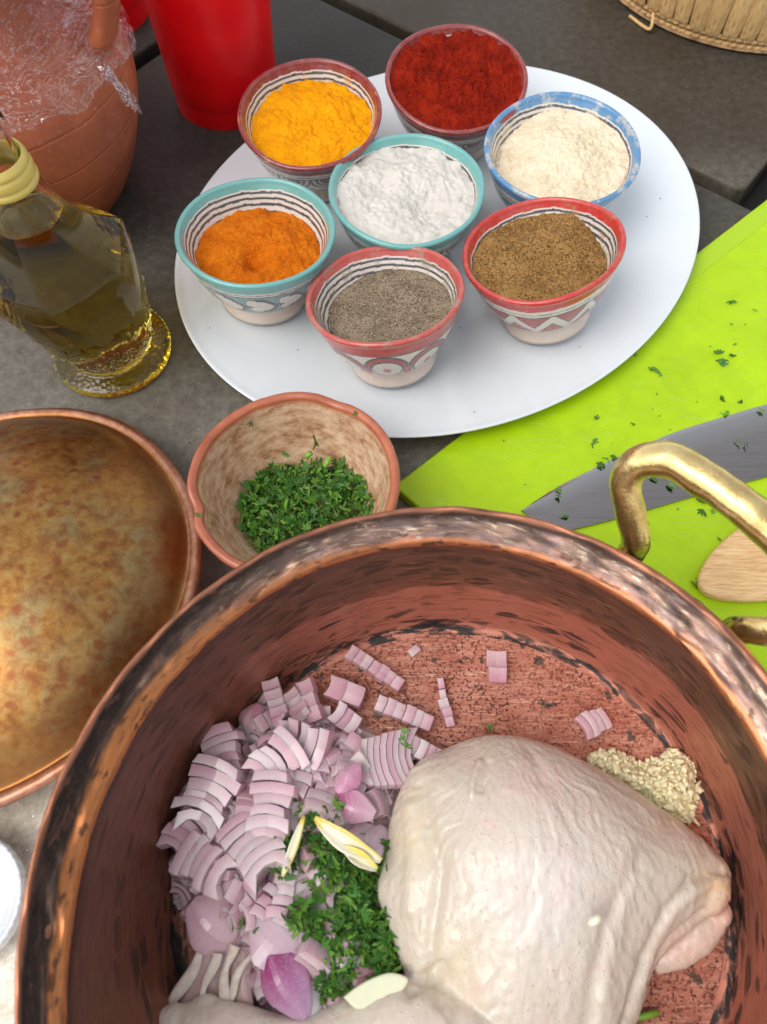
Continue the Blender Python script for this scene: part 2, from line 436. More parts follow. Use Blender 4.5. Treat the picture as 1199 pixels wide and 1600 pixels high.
def powder(R, hgt, level, hf, n_r=76, n_t=190, inset=0.0):
    """heap filling the bowl up to about `level` cm; hf(x, y) = extra height"""
    r_ = R / 4.6; z_ = hgt / 5.0
    def rin(z):
        return np.interp(z / z_, [1.4, 1.9, 2.8, 3.5, 4.2, 4.78], [0.3, 2.5, 3.3, 3.7, 4.0, 4.25]) * r_
    V = [(0, 0, level + hf(0, 0))]; F = []
    for i in range(1, n_r + 1):
        for j in range(n_t):
            a = 2 * math.pi * j / n_t
            rr = rin(level) * i / n_r
            x, y = rr * math.cos(a), rr * math.sin(a)
            z = level + hf(x, y)
            if i > n_r - 4:
                rr = (rin(z) + .05) * (i / n_r); x, y = rr * math.cos(a), rr * math.sin(a)
            V.append((x, y, z))
    for j in range(n_t): F.append((0, 1 + j, 1 + (j + 1) % n_t))
    for i in range(n_r - 1):
        for j in range(n_t):
            a = 1 + i * n_t + j; b = 1 + i * n_t + (j + 1) % n_t
            F.append((a, a + n_t, b + n_t, b))
    k = len(V)
    for j in range(n_t):
        a = 2 * math.pi * j / n_t; rr = rin(level - 1.0); V.append((rr * math.cos(a), rr * math.sin(a), level - 1.0))
    o = 1 + (n_r - 1) * n_t
    F += [(o + j, k + j, k + (j + 1) % n_t, o + (j + 1) % n_t) for j in range(n_t)]
    F.append(tuple(k + j for j in range(n_t))[::-1])
    return V, F
def powder_mat(name, lo, mid, hi, grain=14, gs=.5, gd=.08, rough=.95, speck=None):
    g = G(name); c = g.coords()
    a = g.noise(c, .8, 5, .6); b = g.noise(c, grain, 3, .7); v = g.voro(c, grain * .8)
    f = g.math('ADD', g.math('MULTIPLY', a, .45), g.math('MULTIPLY', b, .55))
    colr = g.ramp(f, [(.36, lo), (.5, mid), (.64, hi)])
    if speck:
        s1 = g.voro(c, grain * 1.1, out='Color'); sx = g.sep(s1)[0]
        colr = g.mix(g.ramp(sx, [(.80, 0), (.84, 1)]), colr, speck[0]); colr = g.mix(g.ramp(sx, [(.10, 1), (.14, 0)]), colr, speck[1])
    g.P(Base_Color=colr, Roughness=rough); g.b.inputs['Specular IOR Level'].default_value = .15
    g.bump(g.math('ADD', b, g.math('MULTIPLY', v, .6)), gs, gd); return g.m
gau = lambda x, y, cx, cy, s: math.exp(-((x - cx) ** 2 + (y - cy) ** 2) / (s * s))
def h_turmeric(x, y):
    r = math.hypot(x, y)
    return .35 * (1 - (r / 3.7) ** 2) - .55 * gau(x, y, -.3, -.3, 1.1) - .25 * gau(x, y, 1.2, .2, .9) + .20 * fbm(x * .9, y * .9, 1) + .13 * fbm(x * 2.6, y * 2.6, 2, 4) + .04 * abs(math.sin(3.2 * (x * .9 + y * .3))) * gau(x, y, 1.3, .3, 1.3)
def h_orange(x, y):
    r = math.hypot(x, y)
    return .5 * (1 - (r / 3.6) ** 2) - 1.05 * gau(x, y, -.15, -.9, .62) - .25 * gau(x, y, -.1, -.7, 1.3) + .14 * fbm(x, y, 11) + .11 * fbm(x * 3.0, y * 3.0, 12, 5)
def h_salt(x, y):
    return .42 - .75 * gau(x, y, 1.2, -.6, 1.3) + .35 * gau(x, y, -.6, -1.6, 1.3) - .35 * gau(x, y, -1.6, .6, .9) + .22 * gau(x, y, .6, 1.6, 1.5) + .20 * fbm(x * 1.2, y * 1.2, 21) + .11 * fbm(x * 3.4, y * 3.4, 22, 5)
def h_pepper(x, y):
    return .1 + .12 * x * .3 + .05 * fbm(x, y, 31) - .15 * gau(x, y, .2, -.2, 1.5) + .03 * fbm(x * 4, y * 4, 32) - .35 * gau(x, y, -3.4, -.6, 1.2) + .10 * max(0, math.sin(1.1 * x - 1.9 * y)) * gau(x, y, 1.2, -2, 1.2)
def h_cumin(x, y):
    s = 1 / (1 + math.exp(-(x * .9 - y * 1.1 + .3) * 3))
    return .62 + .12 * (1 - s) - .48 * s * gau(x, y, .9, -.9, 1.9) + .3 * gau(x, y, -2.2, .8, 1.3) + .3 * gau(x, y, -.9, -2.6, .7) - .45 * max(0, x - 1.9) + .10 * fbm(x * 1.3, y * 1.3, 41) + .09 * fbm(x * 3.6, y * 3.6, 42, 5)
def h_ginger(x, y):
    return .45 + .5 * gau(x, y, .5, .6, 1.1) + .25 * gau(x, y, .7, -.6, 1.8) - .25 * max(0, -x - .8) + .13 * fbm(x * 1.2, y * 1.2, 51) + .13 * fbm(x * 3.2, y * 3.2, 52, 5)
def h_paprika(x, y):
    return .75 + .18 * gau(x, y, 1.5, 1.2, 1.6) + .28 * fbm(x * 1.1, y * 1.1, 61) + .34 * abs(fbm(x * 1.9, y * 1.9, 62, 4)) + .10 * fbm(x * 5, y * 5, 63, 3)
MP = dict(
    turmeric=powder_mat('turmeric_powder', (.62, .21, .001), (.78, .31, .002), (.88, .40, .004), 9, .35, .06),
    orange=powder_mat('ginger_orange_powder', (.40, .075, .002), (.60, .14, .003), (.76, .23, .010), 11, .55, .09),
    salt=powder_mat('salt_grains', (.54, .50, .455), (.63, .59, .53), (.71, .675, .62), 14, .45, .05, .7),
    pepper=powder_mat('ground_pepper', (.11, .075, .045), (.24, .18, .12), (.40, .32, .22), 13, .8, .09, .9, ((.36, .29, .20), (.08, .06, .04))),
    cumin=powder_mat('ground_cumin', (.13, .062, .016), (.27, .145, .045), (.44, .25, .09), 11, .8, .1, .9, ((.40, .23, .08), (.10, .05, .016))),
    ginger=powder_mat('ground_ginger', (.62, .49, .32), (.78, .66, .47), (.86, .76, .58), 10, .5, .08),
    paprika=powder_mat('paprika_powder', (.10, .004, .001), (.22, .010, .002), (.36, .024, .005), 11, .5, .09))
TEAL = np.array([.13, .40, .38]); MAR = np.array([.23, .018, .022]); RED = np.array([.52, .022, .02]); BLU = np.array([.07, .24, .46]); CORAL = np.array([.50, .06, .05])
specs = [  # name key, x, y, tilt x, tilt y, R, height, rim, ink, pattern, level, height function, labels
    ('yellow', -4.6, 44.6, -.01, -.10, 4.62, 5.0, MAR, MAR, 'arcs', 3.95, h_turmeric, 'turmeric', 'maroon rimmed painted bowl holding bright yellow turmeric powder', 'bright yellow turmeric powder with a dent, in a maroon rimmed bowl'),
    ('orange', -7.5, 33.7, .03, .05, 4.56, 4.95, TEAL, TEAL, 'hearts', 3.38, h_orange, 'orange', 'teal rimmed bowl with a band of white hearts, holding orange powder', 'orange spice powder with a finger pit, in a teal rimmed bowl'),
    ('white', 1.4, 38.0, 0, -.01, 4.74, 5.0, TEAL, TEAL, 'arcs', 3.95, h_salt, 'salt', 'teal rimmed bowl holding white salt, at the middle of the plate', 'coarse white salt heaped in a teal rimmed bowl'),
    ('pepper', .62, 28.65, -.12, .17, 4.34, 4.9, CORAL, CORAL, 'ovals', 3.5, h_pepper, 'pepper', 'coral red rimmed bowl painted with dotted ovals, holding grey ground pepper', 'grey brown ground pepper lying in a coral red rimmed bowl'),
    ('brown', 10.05, 32.0, -.22, .12, 4.50, 5.05, RED, RED, 'zigzag', 3.55, h_cumin, 'cumin', 'bright red rimmed bowl with a zigzag band, holding brown ground cumin', 'brown ground cumin heaped against one side of a bright red rimmed bowl'),
    ('blue', 11.28, 41.5, -.03, -.04, 4.87, 5.0, BLU, BLU, 'band', 3.7, h_ginger, 'ginger', 'blue rimmed painted bowl holding pale beige powder, at the right of the plate', 'pale beige ground ginger heaped with a lump on top, in a blue rimmed bowl'),
    ('red', 4.83, 48.4, 0, -.11, 4.75, 5.0, MAR, MAR, 'arcs', 3.85, h_paprika, 'paprika', 'maroon rimmed painted bowl holding dark red paprika, farthest on the plate', 'clumpy dark red paprika heaped in a maroon rimmed bowl'),
]
for i, (nm, x, y, tx, ty, R, hh, rim, ink, pat, lev, hf, mk, lab, plab) in enumerate(specs):
    nrm = np.array([tx, ty, 1.0]); nrm /= np.linalg.norm(nrm)
    base = -9
    for a in np.linspace(0, 2 * math.pi, 24, endpoint=False):
        dx, dy = 2.7 * math.cos(a), 2.7 * math.sin(a)
        pz = plate_z(min(1, plate_q(x + dx, y + dy)))
        base = max(base, pz + (tx * dx + ty * dy) / 1.0)
    V, F, UV, C, m = bowl_mesh(R, hh, rim, ink, pat, i, dict(blue=((.72, .62, .46), .12), pepper=((.30, .24, .17), .12), brown=((.34, .19, .07), .32), red=((.36, .03, .01), .3), yellow=((.7, .3, .01), .45)).get(nm))
    o = mesh('spice_bowl', V, F, M_GLAZE, uv=UV, col=C)
    rot = Vector(nrm).to_track_quat('Z', 'Y').to_matrix().to_4x4()
    # keep the painted side: no spin about the own axis
    q = Vector((0, 0, 1)).rotation_difference(Vector(nrm))
    o.rotation_mode = 'QUATERNION'; o.rotation_quaternion = q; o.location = (x * U, y * U, (base + .01) * U)
    tag(o, lab, 'bowl', 'painted spice bowls on the white plate')
    V, F = powder(R, hh, lev, hf)
    p = mesh({'salt': 'salt_heap'}.get(mk, 'spice_powder'), V, F, MP[mk])
    p.rotation_mode = 'QUATERNION'; p.rotation_quaternion = q; p.location = o.location
    tag(p, plab, 'salt' if mk == 'salt' else 'spice', 'powders in the painted bowls')

r_ = random.Random(2); V = []; F = []
for px, py in ((905, 545), (465, 545), (720, 505), (1030, 315), (1010, 340), (740, 650), (330, 520)):
    p = at(px, py, 1.35); pz = plate_z(min(1, plate_q(p[0], p[1]))) + .03
    v, f, _ = tube([(p[0] - .04, p[1], pz), (p[0], p[1] + .02, pz + .01), (p[0] + r_.uniform(.03, .07), p[1] + r_.uniform(-.05, .05), pz)], [.018, .03, .016], 6)
    k = len(V); V += list(v); F += [tuple(i + k for i in q) for q in f]
g = G('crumb_brown'); g.P(Base_Color=(.24, .15, .07), Roughness=.9)
tag(mesh('spice_crumbs', V, F, g.m), 'a few tiny dark spice crumbs scattered over the white plate', 'spice', kind='stuff')

# ------------------------------------------------------------------ copper cooking pot
def pot_axis(h): return np.array([2.81 - .135 * h, -.16 - .019 * h])
g = G('aged_copper_wall'); uv = g.coords('UV'); ob = g.coords()
sx = g.sep(uv); uu, vv = sx[0], sx[1]
wn1 = g.noise(g.coords('UV', (.35, 1.2, 1)), 1.0, 5, .65); wn2 = g.noise(g.coords('UV', (.12, .6, 1)), 1.0, 3)
jit = g.math('ADD', g.math('MULTIPLY', g.math('SUBTRACT', wn1, .5), 2.4), g.math('MULTIPLY', g.math('SUBTRACT', wn2, .5), 2.0))
vj = g.math('ADD', vv, g.math('MULTIPLY', jit, g.ramp(g.math('DIVIDE', vv, 16.0), [(.05, .12), (.17, .15), (.30, 1.0)])))
t = g.rng(vj, 0, 16)
# zones along the profile (cm from the outer lip): lip 0-.5, flange .5-2.4, ridge 2.4-2.8, groove 2.8-3.4, dark wall 3.4-7, salmon wall 7-11.5, seam, floor
zone = g.ramp(t, [(0.0, (.50, .20, .12)), (.036, (.42, .17, .10)), (.046, (.06, .035, .025)), (.060, (.10, .06, .045)), (.068, (.19, .13, .10)), (.112, (.26, .155, .12)),
                  (.122, (.50, .19, .085)), (.146, (.55, .20, .08)), (.160, (.07, .03, .02)), (.20, (.18, .095, .06)), (.38, (.22, .11, .068)), (.43, (.28, .115, .07)), (.455, (.56, .22, .145)), (.70, (.56, .22, .15)), (1.0, (.5, .20, .135))])
# flange and wall take patina plus painted shade on the left; flange silvery elsewhere
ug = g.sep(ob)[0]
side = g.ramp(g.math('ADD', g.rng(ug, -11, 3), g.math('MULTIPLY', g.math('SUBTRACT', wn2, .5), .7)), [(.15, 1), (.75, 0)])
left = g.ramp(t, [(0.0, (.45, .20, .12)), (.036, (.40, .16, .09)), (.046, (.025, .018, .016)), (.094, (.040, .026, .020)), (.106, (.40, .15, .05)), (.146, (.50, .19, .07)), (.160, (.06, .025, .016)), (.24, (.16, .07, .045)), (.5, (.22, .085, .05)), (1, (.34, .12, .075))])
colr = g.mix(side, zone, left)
# silver streaks (wear and painted reflections) and lilac bloom on the flange
fl = g.math('MULTIPLY', g.ramp(t, [(.050, 0), (.060, 1), (.116, 1), (.124, 0)]), g.math('SUBTRACT', 1.0, side))
st = g.noise(g.coords('UV', (.9, 3.6, 1)), 0.75, 7, .72, 1.2)
colr = g.mix(g.math('MULTIPLY', fl, g.ramp(st, [(.54, 0), (.60, .9)])), colr, (.50, .41, .30))
colr = g.mix(g.math('MULTIPLY', fl, g.ramp(st, [(.33, .9), (.42, 0)])), colr, (.055, .045, .042))
bl = g.noise(g.coords('UV', (.9, 1.8, 1)), 1.1, 4)
colr = g.mix(g.math('MULTIPLY', fl, g.ramp(bl, [(.50, 0), (.60, .55)])), colr, (.22, .15, .15))
colr = g.mix(g.math('MULTIPLY', g.ramp(t, [(.09, 0), (.10, 1), (.15, 1), (.16, 0)]), g.ramp(bl, [(.38, .8), (.44, 0)])), colr, (.07, .035, .025))
# hammered cells: blackened flakes in rows
warp = g.noise(g.coords('UV', (.5, .8, 1)), 1, 3, out=1)
cellv = g.new('ShaderNodeVectorMath'); cellv.operation = 'MULTIPLY_ADD'; g.l.new(warp, cellv.inputs[0]); cellv.inputs[1].default_value = (.9, .5, 0); g.l.new(g.coords('UV', (.62, 1.9, 1)), cellv.inputs[2])
cd = g.voro(cellv.outputs[0], 1.0, 'DISTANCE_TO_EDGE'); cc = g.sep(g.voro(cellv.outputs[0], 1.0, out='Color'))
prob = g.ramp(t, [(.19, .0), (.22, .55), (.42, .50), (.47, .10), (.58, .12), (.64, .60), (.69, 1.0), (.715, 1.0), (.75, .35), (.78, .0)])
patchy = g.ramp(wn2, [(.35, .35), (.6, 1)])
dark = g.math('MULTIPLY', g.math('LESS_THAN', cc[0], g.math('MULTIPLY', prob, patchy)), g.ramp(cd, [(.06, 0), (.14, 1)]))
streak = g.noise(g.coords('UV', (.55, 2.2, 1)), 1.3, 7, .66, .8)
tone = g.mix(g.ramp(t, [(.40, 0), (.55, 1)]), (.085, .045, .032), (.045, .033, .030))
colr = g.mix(g.math('MULTIPLY', dark, g.ramp(streak, [(.35, 1), (.7, .35)])), colr, tone)
colr = g.mix(g.ramp(streak, [(.34, .6), (.48, 0)]), colr, (.10, .055, .04))
colr = g.mix(g.ramp(streak, [(.54, 0), (.70, .45)]), colr, g.mix(side, (.62, .30, .20), (.30, .13, .08)))
seam = g.math('MULTIPLY', g.ramp(t, [(.672, 0), (.690, 1), (.712, 1), (.728, 0)]), g.ramp(g.noise(g.coords('UV', (.55, 1.6, 1)), 1.0, 5, .7), [(.44, 0), (.50, 1)]))
colr = g.mix(seam, colr, (.035, .030, .027))
metal = g.ramp(t, [(0, .95), (.15, .85), (.17, .75), (.5, .6), (1, .5)])
rou = g.math('ADD', g.ramp(t, [(0, .24), (.04, .36), (.12, .42), (.15, .34), (.19, .40), (.5, .42), (.7, .50)]), g.math('MULTIPLY', dark, .12))
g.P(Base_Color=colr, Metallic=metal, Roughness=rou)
hm = g.math('MULTIPLY', g.ramp(cd, [(0, 0), (.22, 1)]), g.ramp(t, [(.18, .0), (.22, 1), (.7, 1), (.75, 0)]))
fb = g.math('MULTIPLY', g.noise(g.coords('UV', (.55, 1.0, 1)), 1.0, 2), g.ramp(t, [(.02, 0), (.05, .75), (.15, .75), (.18, 0)]))
hgt_ = g.math('ADD', g.math('ADD', g.math('MULTIPLY', hm, .10), fb), g.math('MULTIPLY', streak, .05))
g.bump(hgt_, .7, .2); M_POT = g.m

g = G('scoured_copper_floor'); ob = g.coords(); 
n1 = g.noise(ob, .5, 5, .6); sc1 = g.noise(g.coords('Object', (.9, 7, 1), rot=(0, 0, .62)), 1.0, 7, .8); sc2 = g.noise(g.coords('Object', (.8, 6, 1), rot=(0, 0, -.35)), 1.0, 7, .8)
pits = g.ramp(g.noise(ob, 7, 4, .7), [(.39, 1), (.45, 0)])
ptm = g.ramp(g.noise(ob, .35, 3), [(.40, 0), (.6, 1)])
colr = g.ramp(n1, [(.3, (.38, .135, .09)), (.5, (.50, .195, .13)), (.7, (.62, .28, .20))])
colr = g.mix(g.ramp(sc1, [(.46, 0), (.64, .9)]), colr, (.76, .42, .31))
colr = g.mix(g.ramp(sc2, [(.28, .6), (.42, 0)]), colr, (.22, .075, .05))
colr = g.mix(g.math('MULTIPLY', pits, g.math('ADD', .25, g.math('MULTIPLY', ptm, .6))), colr, (.07, .035, .028))
blk = g.math('MULTIPLY', g.ramp(g.noise(ob, 1.3, 3, .6), [(.63, 0), (.66, 1)]), .8)
colr = g.mix(blk, colr, (.06, .07, .06))
cr = g.ramp(g.noise(g.coords('Object', (.10, 3.5, 1), rot=(0, 0, 2.45)), 1.0, 2, .5, .3), [(.660, 0), (.675, .8), (.69, 0)])
colr = g.mix(cr, colr, (.95, .68, .55))
g.P(Base_Color=colr, Metallic=.65, Roughness=g.rng(sc1, .3, .7, .36, .55))
g.bump(g.math('SUBTRACT', g.math('ADD', sc1, g.math('MULTIPLY', sc2, .7)), g.math('MULTIPLY', pits, .6)), .8, .07); M_POTFLOOR = g.m

pot = tag(empty('copper_pot', (0, 0, 0)), 'large old hammered copper pot holding chicken, diced onion, parsley and garlic', 'pot')
# outer lip -> flange -> ridge -> wall -> floor (inside), then the outside
inner = [(14.30, 9.95), (14.42, 10.10), (14.44, 10.25), (14.34, 10.34), (14.18, 10.28), (14.0, 10.10), (13.75, 9.96), (13.45, 9.86), (13.2, 9.76), (13.0, 9.66), (12.9, 9.55), (12.86, 9.42), (12.88, 9.24), (13.0, 9.02), (13.10, 8.7), (13.12, 8.2), (13.1, 7.6), (13.06, 6.8), (13.0, 6.0), (12.94, 5.2), (12.88, 4.4), (12.80, 3.5), (12.72, 2.7), (12.6, 2.0), (12.48, 1.4), (12.3, .95), (12.05, .72), (11.8, .66)]
inner_p = catmull([(a, b) for a, b in inner], 3)
PR = random.Random(5); dents = [(PR.uniform(-math.pi, math.pi), PR.uniform(12.95, 14.1), PR.uniform(.25, .6), PR.uniform(.02, .07)) for _ in range(70)]
def pot_delta(th, r, z):
    """the hand beaten pot is not quite round: measured difference from the plain profile"""
    c1, s1, c2, s2 = math.cos(th), math.sin(th), math.cos(2 * th), math.sin(2 * th)
    df = -.10 + .45 * c1 + .40 * s1 + .25 * c2 + .12 * s2
    dr = .045 + .523 * c1 + .053 * s1 - .229 * c2 + .211 * s2
    do = -.285 + .723 * c1 + .462 * s1 + .043 * c2 + .173 * s2
    if z < 9.3:
        t = min(1, max(0, (z - .7) / 8.6)); t = t * t * (3 - 2 * t); return df * (1 - t) + dr * t
    t = min(1, max(0, (r - 12.86) / 1.58)); return dr * (1 - t) + do * t
def pot_mod(th, k, r, z, v):
    a = pot_axis(z); d = pot_delta(th, r, z)
    d += (.03 * math.sin(7 * th + 2) + .05 * fbm(math.cos(th) * 3, math.sin(th) * 3, 9)) * min(1, max(0, (z - 3) / 6))
    zz = z
    if r > 12.85 and z > 9.3:
        w = min(1, (r - 12.85) / .3)
        zz += w * .10 * fbm(math.cos(th) * 6, math.sin(th) * 6, r * 1.5, 3)
        for dt, dr, ds, dd in dents:
            da = (th - dt + math.pi) % (2 * math.pi) - math.pi
            if abs(da) < .12: zz -= w * dd * 1.6 * math.exp(-((da * 13.5) / ds) ** 2 - ((r - dr) / (.18)) ** 2)
    else:
        r += .035 * fbm(th * 9, z * 2.2, 4, 3)
    return r + d, zz, a[0], a[1]
V, F, UV, vs = lathe([tuple(p) for p in inner_p], 420, pot_mod, uscale=13)
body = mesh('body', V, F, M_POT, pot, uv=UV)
nA = len(inner_p)
# floor of the pot
fl_prof = [(11.8, .66), (11.2, .63), (9, .62), (6, .62), (3, .62), (.01, .62)]
fl_prof = [tuple(p) for p in catmull(fl_prof, 4)]
V, F, UV, _ = lathe(fl_prof, 200, lambda th, k, r, z, v: (r * (1 + pot_delta(th, 11.8, .66) / 11.8), z + .015 * fbm(r * math.cos(th), r * math.sin(th), 0, 2) * (1 if r < 11.5 else 0), *pot_axis(.66)))
mesh('floor_disc', V, F, M_POTFLOOR, pot, uv=UV)
outer_p = catmull([(14.30, 9.95), (14.0, 9.85), (13.6, 9.7), (13.25, 9.4), (13.25, 8.7), (13.3, 8), (13.25, 6), (13.1, 4), (12.9, 2.4), (12.7, 1.4), (12.2, .6), (11.3, .12), (9, .02), (.01, .02)], 3)
V, F, UV, _ = lathe([tuple(p) for p in outer_p], 160, lambda th, k, r, z, v: pot_mod(th, k, r, z, v) if z > 9.9 else (r + pot_delta(th, r, z if z < 9.35 else 9.31 + z * 0) * 1.0, z, *pot_axis(z)), uscale=13)
g = G('dark_copper_outside'); c = g.coords(); nn = g.noise(c, .6, 5, .6)
g.P(Base_Color=g.ramp(nn, [(.3, (.05, .03, .025)), (.6, (.30, .12, .07))]), Metallic=.8, Roughness=.42); g.bump(g.voro(c, .8), .4, .12); M_POTOUT = g.m
mesh('outer_wall', V, F, M_POTOUT, pot, uv=UV)

g = G('worn_brass'); c = g.coords(); n1 = g.noise(c, .9, 5, .65); n2 = g.noise(c, 4, 4, .7)
soot = g.attr()
ss = g.math('ADD', g.sep(soot)[0], g.math('MULTIPLY', g.math('SUBTRACT', n2, .5), .9))
sm = g.ramp(ss, [(.54, 0), (.60, 1)])
colr = g.ramp(n1, [(.3, (.62, .42, .15)), (.55, (.82, .62, .27)), (.75, (.92, .76, .40))])
colr = g.mix(g.ramp(n2, [(.58, 0), (.75, .5)]), colr, (.30, .18, .07))
colr = g.mix(sm, colr, (.012, .010, .009))
g.P(Base_Color=colr, Metallic=g.math('SUBTRACT', .95, g.math('MULTIPLY', sm, .6)), Roughness=g.math('ADD', .17, g.math('MULTIPLY', n2, .18)))
g.bump(g.math('ADD', n1, g.math('MULTIPLY', n2, .3)), .35, .12); M_BRASS = g.m
def handle(flip=False):
    def pol(r, deg, z):
        a = pot_axis(z); return (a[0] + r * math.cos(math.radians(deg)), a[1] + r * math.sin(math.radians(deg)), z)
    pts = [pol(13.98, 57.5, 6.6), pol(15.2, 56.8, 6.8), pol(16.6, 56, 7.5)]
    for a in ((993, 842, 8.6), (984, 795, 10), (978, 750, 11.2), (1000, 722, 12.2), (1045, 718, 12.8), (1095, 745, 13.1), (1150, 783, 13.1), (1205, 828, 12.9), (1255, 880, 12.4), (1278, 935, 11.4), (1255, 975, 10.2), (1205, 986, 9.3), (1165, 985, 8.6)):
        pts.append(tuple(at(*a)))
    pts += [pol(16.4, 37.5, 7.6), pol(15.2, 37.6, 6.8), pol(14.02, 38, 6.6)]
    P = catmull(pts, 8); m = len(P); s = np.linspace(0, 1, m)
    rad = .58 + .16 * np.exp(-((s - .5) / .28) ** 2) + .02 * np.sin(s * 37)
    V, F, _ = tube(P, rad, 20, 1.0, .95, .03)
    V = np.array(V)
    # soot near both ends and on the inner side
    C = np.zeros((len(V), 3))
    for i in range(m):
        end = max(0, 1 - min(s[i], 1 - s[i]) / .26)
        cen = P[i]; mid = P[m // 2] * .2 + .8 * np.array([12.9, 11.4, 9.0])
        for j in range(20):
            d = V[i * 20 + j] - cen; tin = (mid - cen); tin /= np.linalg.norm(tin)
            inn = max(0, (d @ tin) / (rad[i] + 1e-6))
            C[i * 20 + j] = min(1, max(0, (end - .55) * 1.6) + .95 * (inn ** 1.5) * min(1, end * 1.7))
    V[:] += 0.05 * np.array([[fbm(*(p * .8), 2)] * 3 for p in V])
    if flip:
        c0 = pot_axis(8); V[:, 0] = 2 * c0[0] - V[:, 0]; V[:, 1] = 2 * c0[1] - V[:, 1]
    return mesh('handle', V, F, M_BRASS, pot, col=C)
handle(); handle(True)

# ------------------------------------------------------------------ copper lid
g = G('mottled_lid_copper'); c = g.coords(); n1 = g.noise(c, .35, 5, .6, .2); n2 = g.noise(c, 1.6, 7, .72, .15); v = g.voro(g.coords('Object', (1, 1, 1)), .75)
colr = g.ramp(n2, [(.30, (.22, .085, .028)), (.45, (.34, .150, .045)), (.56, (.42, .22, .065)), (.72, (.42, .31, .13))])
colr = g.mix(g.ramp(n1, [(.45, 0), (.62, .75)]), colr, g.ramp(n2, [(.35, (.24, .12, .05)), (.6, (.30, .27, .15))]))
wv = g.new('ShaderNodeVectorMath'); wv.operation = 'MULTIPLY_ADD'; g.l.new(g.noise(c, .9, 3, out=1), wv.inputs[0]); wv.inputs[1].default_value = (.8, .8, .8); g.l.new(c, wv.inputs[2])
vd = g.voro(wv.outputs[0], 1.5); vc = g.sep(g.voro(wv.outputs[0], 1.5, out='Color'))
spot = g.math('MULTIPLY', g.ramp(vd, [(.22, 1), (.46, 0)]), g.math('LESS_THAN', vc[0], .45))
colr = g.mix(g.math('MULTIPLY', spot, .75), colr, (.26, .075, .035))
rr = g.sep(g.coords()); rad_ = g.math('SQRT', g.math('ADD', g.math('MULTIPLY', rr[0], rr[0]), g.math('MULTIPLY', rr[1], rr[1])))
colr = g.mix(g.ramp(g.math('DIVIDE', rad_, 12.0), [(.72, 0), (.86, .7)]), colr, (.30, .12, .04))
colr = g.mix(g.ramp(g.math('DIVIDE', rad_, 12.0), [(.892, 0), (.905, 1)]), colr, g.mix(g.ramp(n2, [(.4, 0), (.6, 1)]), (.36, .15, .09), (.48, .25, .18)))
g.P(Base_Color=g.mix(1.0, colr, (.90, .88, .80), 'MULTIPLY'), Metallic=.85, Roughness=g.math('ADD', .27, g.math('MULTIPLY', n2, .22)))
g.bump(g.math('ADD', g.math('MULTIPLY', n1, .6), g.math('MULTIPLY', n2, .35)), .35, .12); M_LID = g.m
lid = tag(empty('copper_lid', (0, 0, 0)), 'domed mottled copper lid lying on the table left of the pot', 'lid')
dome = [(.02, 4.6), (2, 4.52), (4, 4.22), (6, 3.65), (7.6, 2.9), (9.1, 1.95), (10.0, 1.1), (10.45, .55), (10.68, .38), (10.85, .44), (11.08, .48), (11.28, .38), (11.36, .22), (11.28, .05), (11.05, .02), (10.8, .15), (10.4, .1), (10.0, .3), (9.5, .9), (8.7, 1.8), (7.4, 2.75), (5.9, 3.5), (4, 4.05), (2, 4.36), (.02, 4.44)]
V, F, UV, _ = lathe([tuple(p) for p in catmull(dome, 3)], 200, lambda th, k, r, z, v: (r * (1 + .006 * math.sin(3 * th + 1) + .004 * math.sin(7 * th)), z + .03 * fbm(r * math.cos(th) * .4, r * math.sin(th) * .4, 3, 3) + (.04 * fbm(math.cos(th) * 5, math.sin(th) * 5, 5, 3) if r > 10.3 else 0)))
weld(mesh('dome', V, F, M_LID, lid, uv=UV))
V, F, UV, _ = lathe([tuple(p) for p in catmull([(1.3, 4.6), (1.2, 4.75), (.6, 4.9), (.5, 5.4), (.9, 5.9), (1.1, 6.4), (.8, 6.9), (.02, 7.1)], 4)], 40)
mesh('knob', V, F, M_BRASS, lid, col=np.zeros((len(V), 3)))
q = Vector((0, 0, 1)).rotation_difference(Vector((-.14, .05, 1)).normalized())
lid.rotation_mode = 'QUATERNION'; lid.rotation_quaternion = q; lid.location = (-20.35 * U, 13.85 * U, 1.55 * U)

# ------------------------------------------------------------------ clay bowl with parsley
g = G('terracotta_bowl'); c = g.coords(); n1 = g.noise(c, .7, 5, .6); t = g.attr(); mk = g.sep(t)[0]
st_ = g.noise(g.coords('Object', (1.0, 1.0, 2.2)), 1.1, 7, .7)
insd = g.ramp(st_, [(.34, (.28, .13, .06)), (.46, (.50, .30, .17)), (.60, (.66, .47, .31))])
insd = g.mix(g.ramp(g.noise(c, 2.2, 4, .7), [(.60, 0), (.70, .5)]), insd, (.20, .09, .045))
rimc = g.ramp(n1, [(.3, (.33, .085, .04)), (.7, (.50, .16, .08))])
g.P(Base_Color=g.mix(mk, rimc, insd), Roughness=g.mix(mk, (.28, .28, .28), (.5, .5, .5)))
g.bump(g.math('ADD', n1, g.math('MULTIPLY', st_, .5)), .3, .1); M_CLAYB = g.m
CB = np.array([-4.45, 18.12]); CBR, CBH = 5.28, 5.5
cp = catmull([(.02, .35), (2.4, .3), (2.5, 0), (2.9, 0), (3.0, .5), (3.7, 1.6), (4.5, 3.1), (5.0, 4.4), (5.18, 5.0), (5.28, 5.3), (5.22, 5.52), (5.05, 5.58), (4.86, 5.48), (4.78, 5.25), (4.6, 4.6), (4.2, 3.5), (3.5, 2.3), (2.5, 1.4), (1.2, 1.05), (.02, 1.0)], 5)
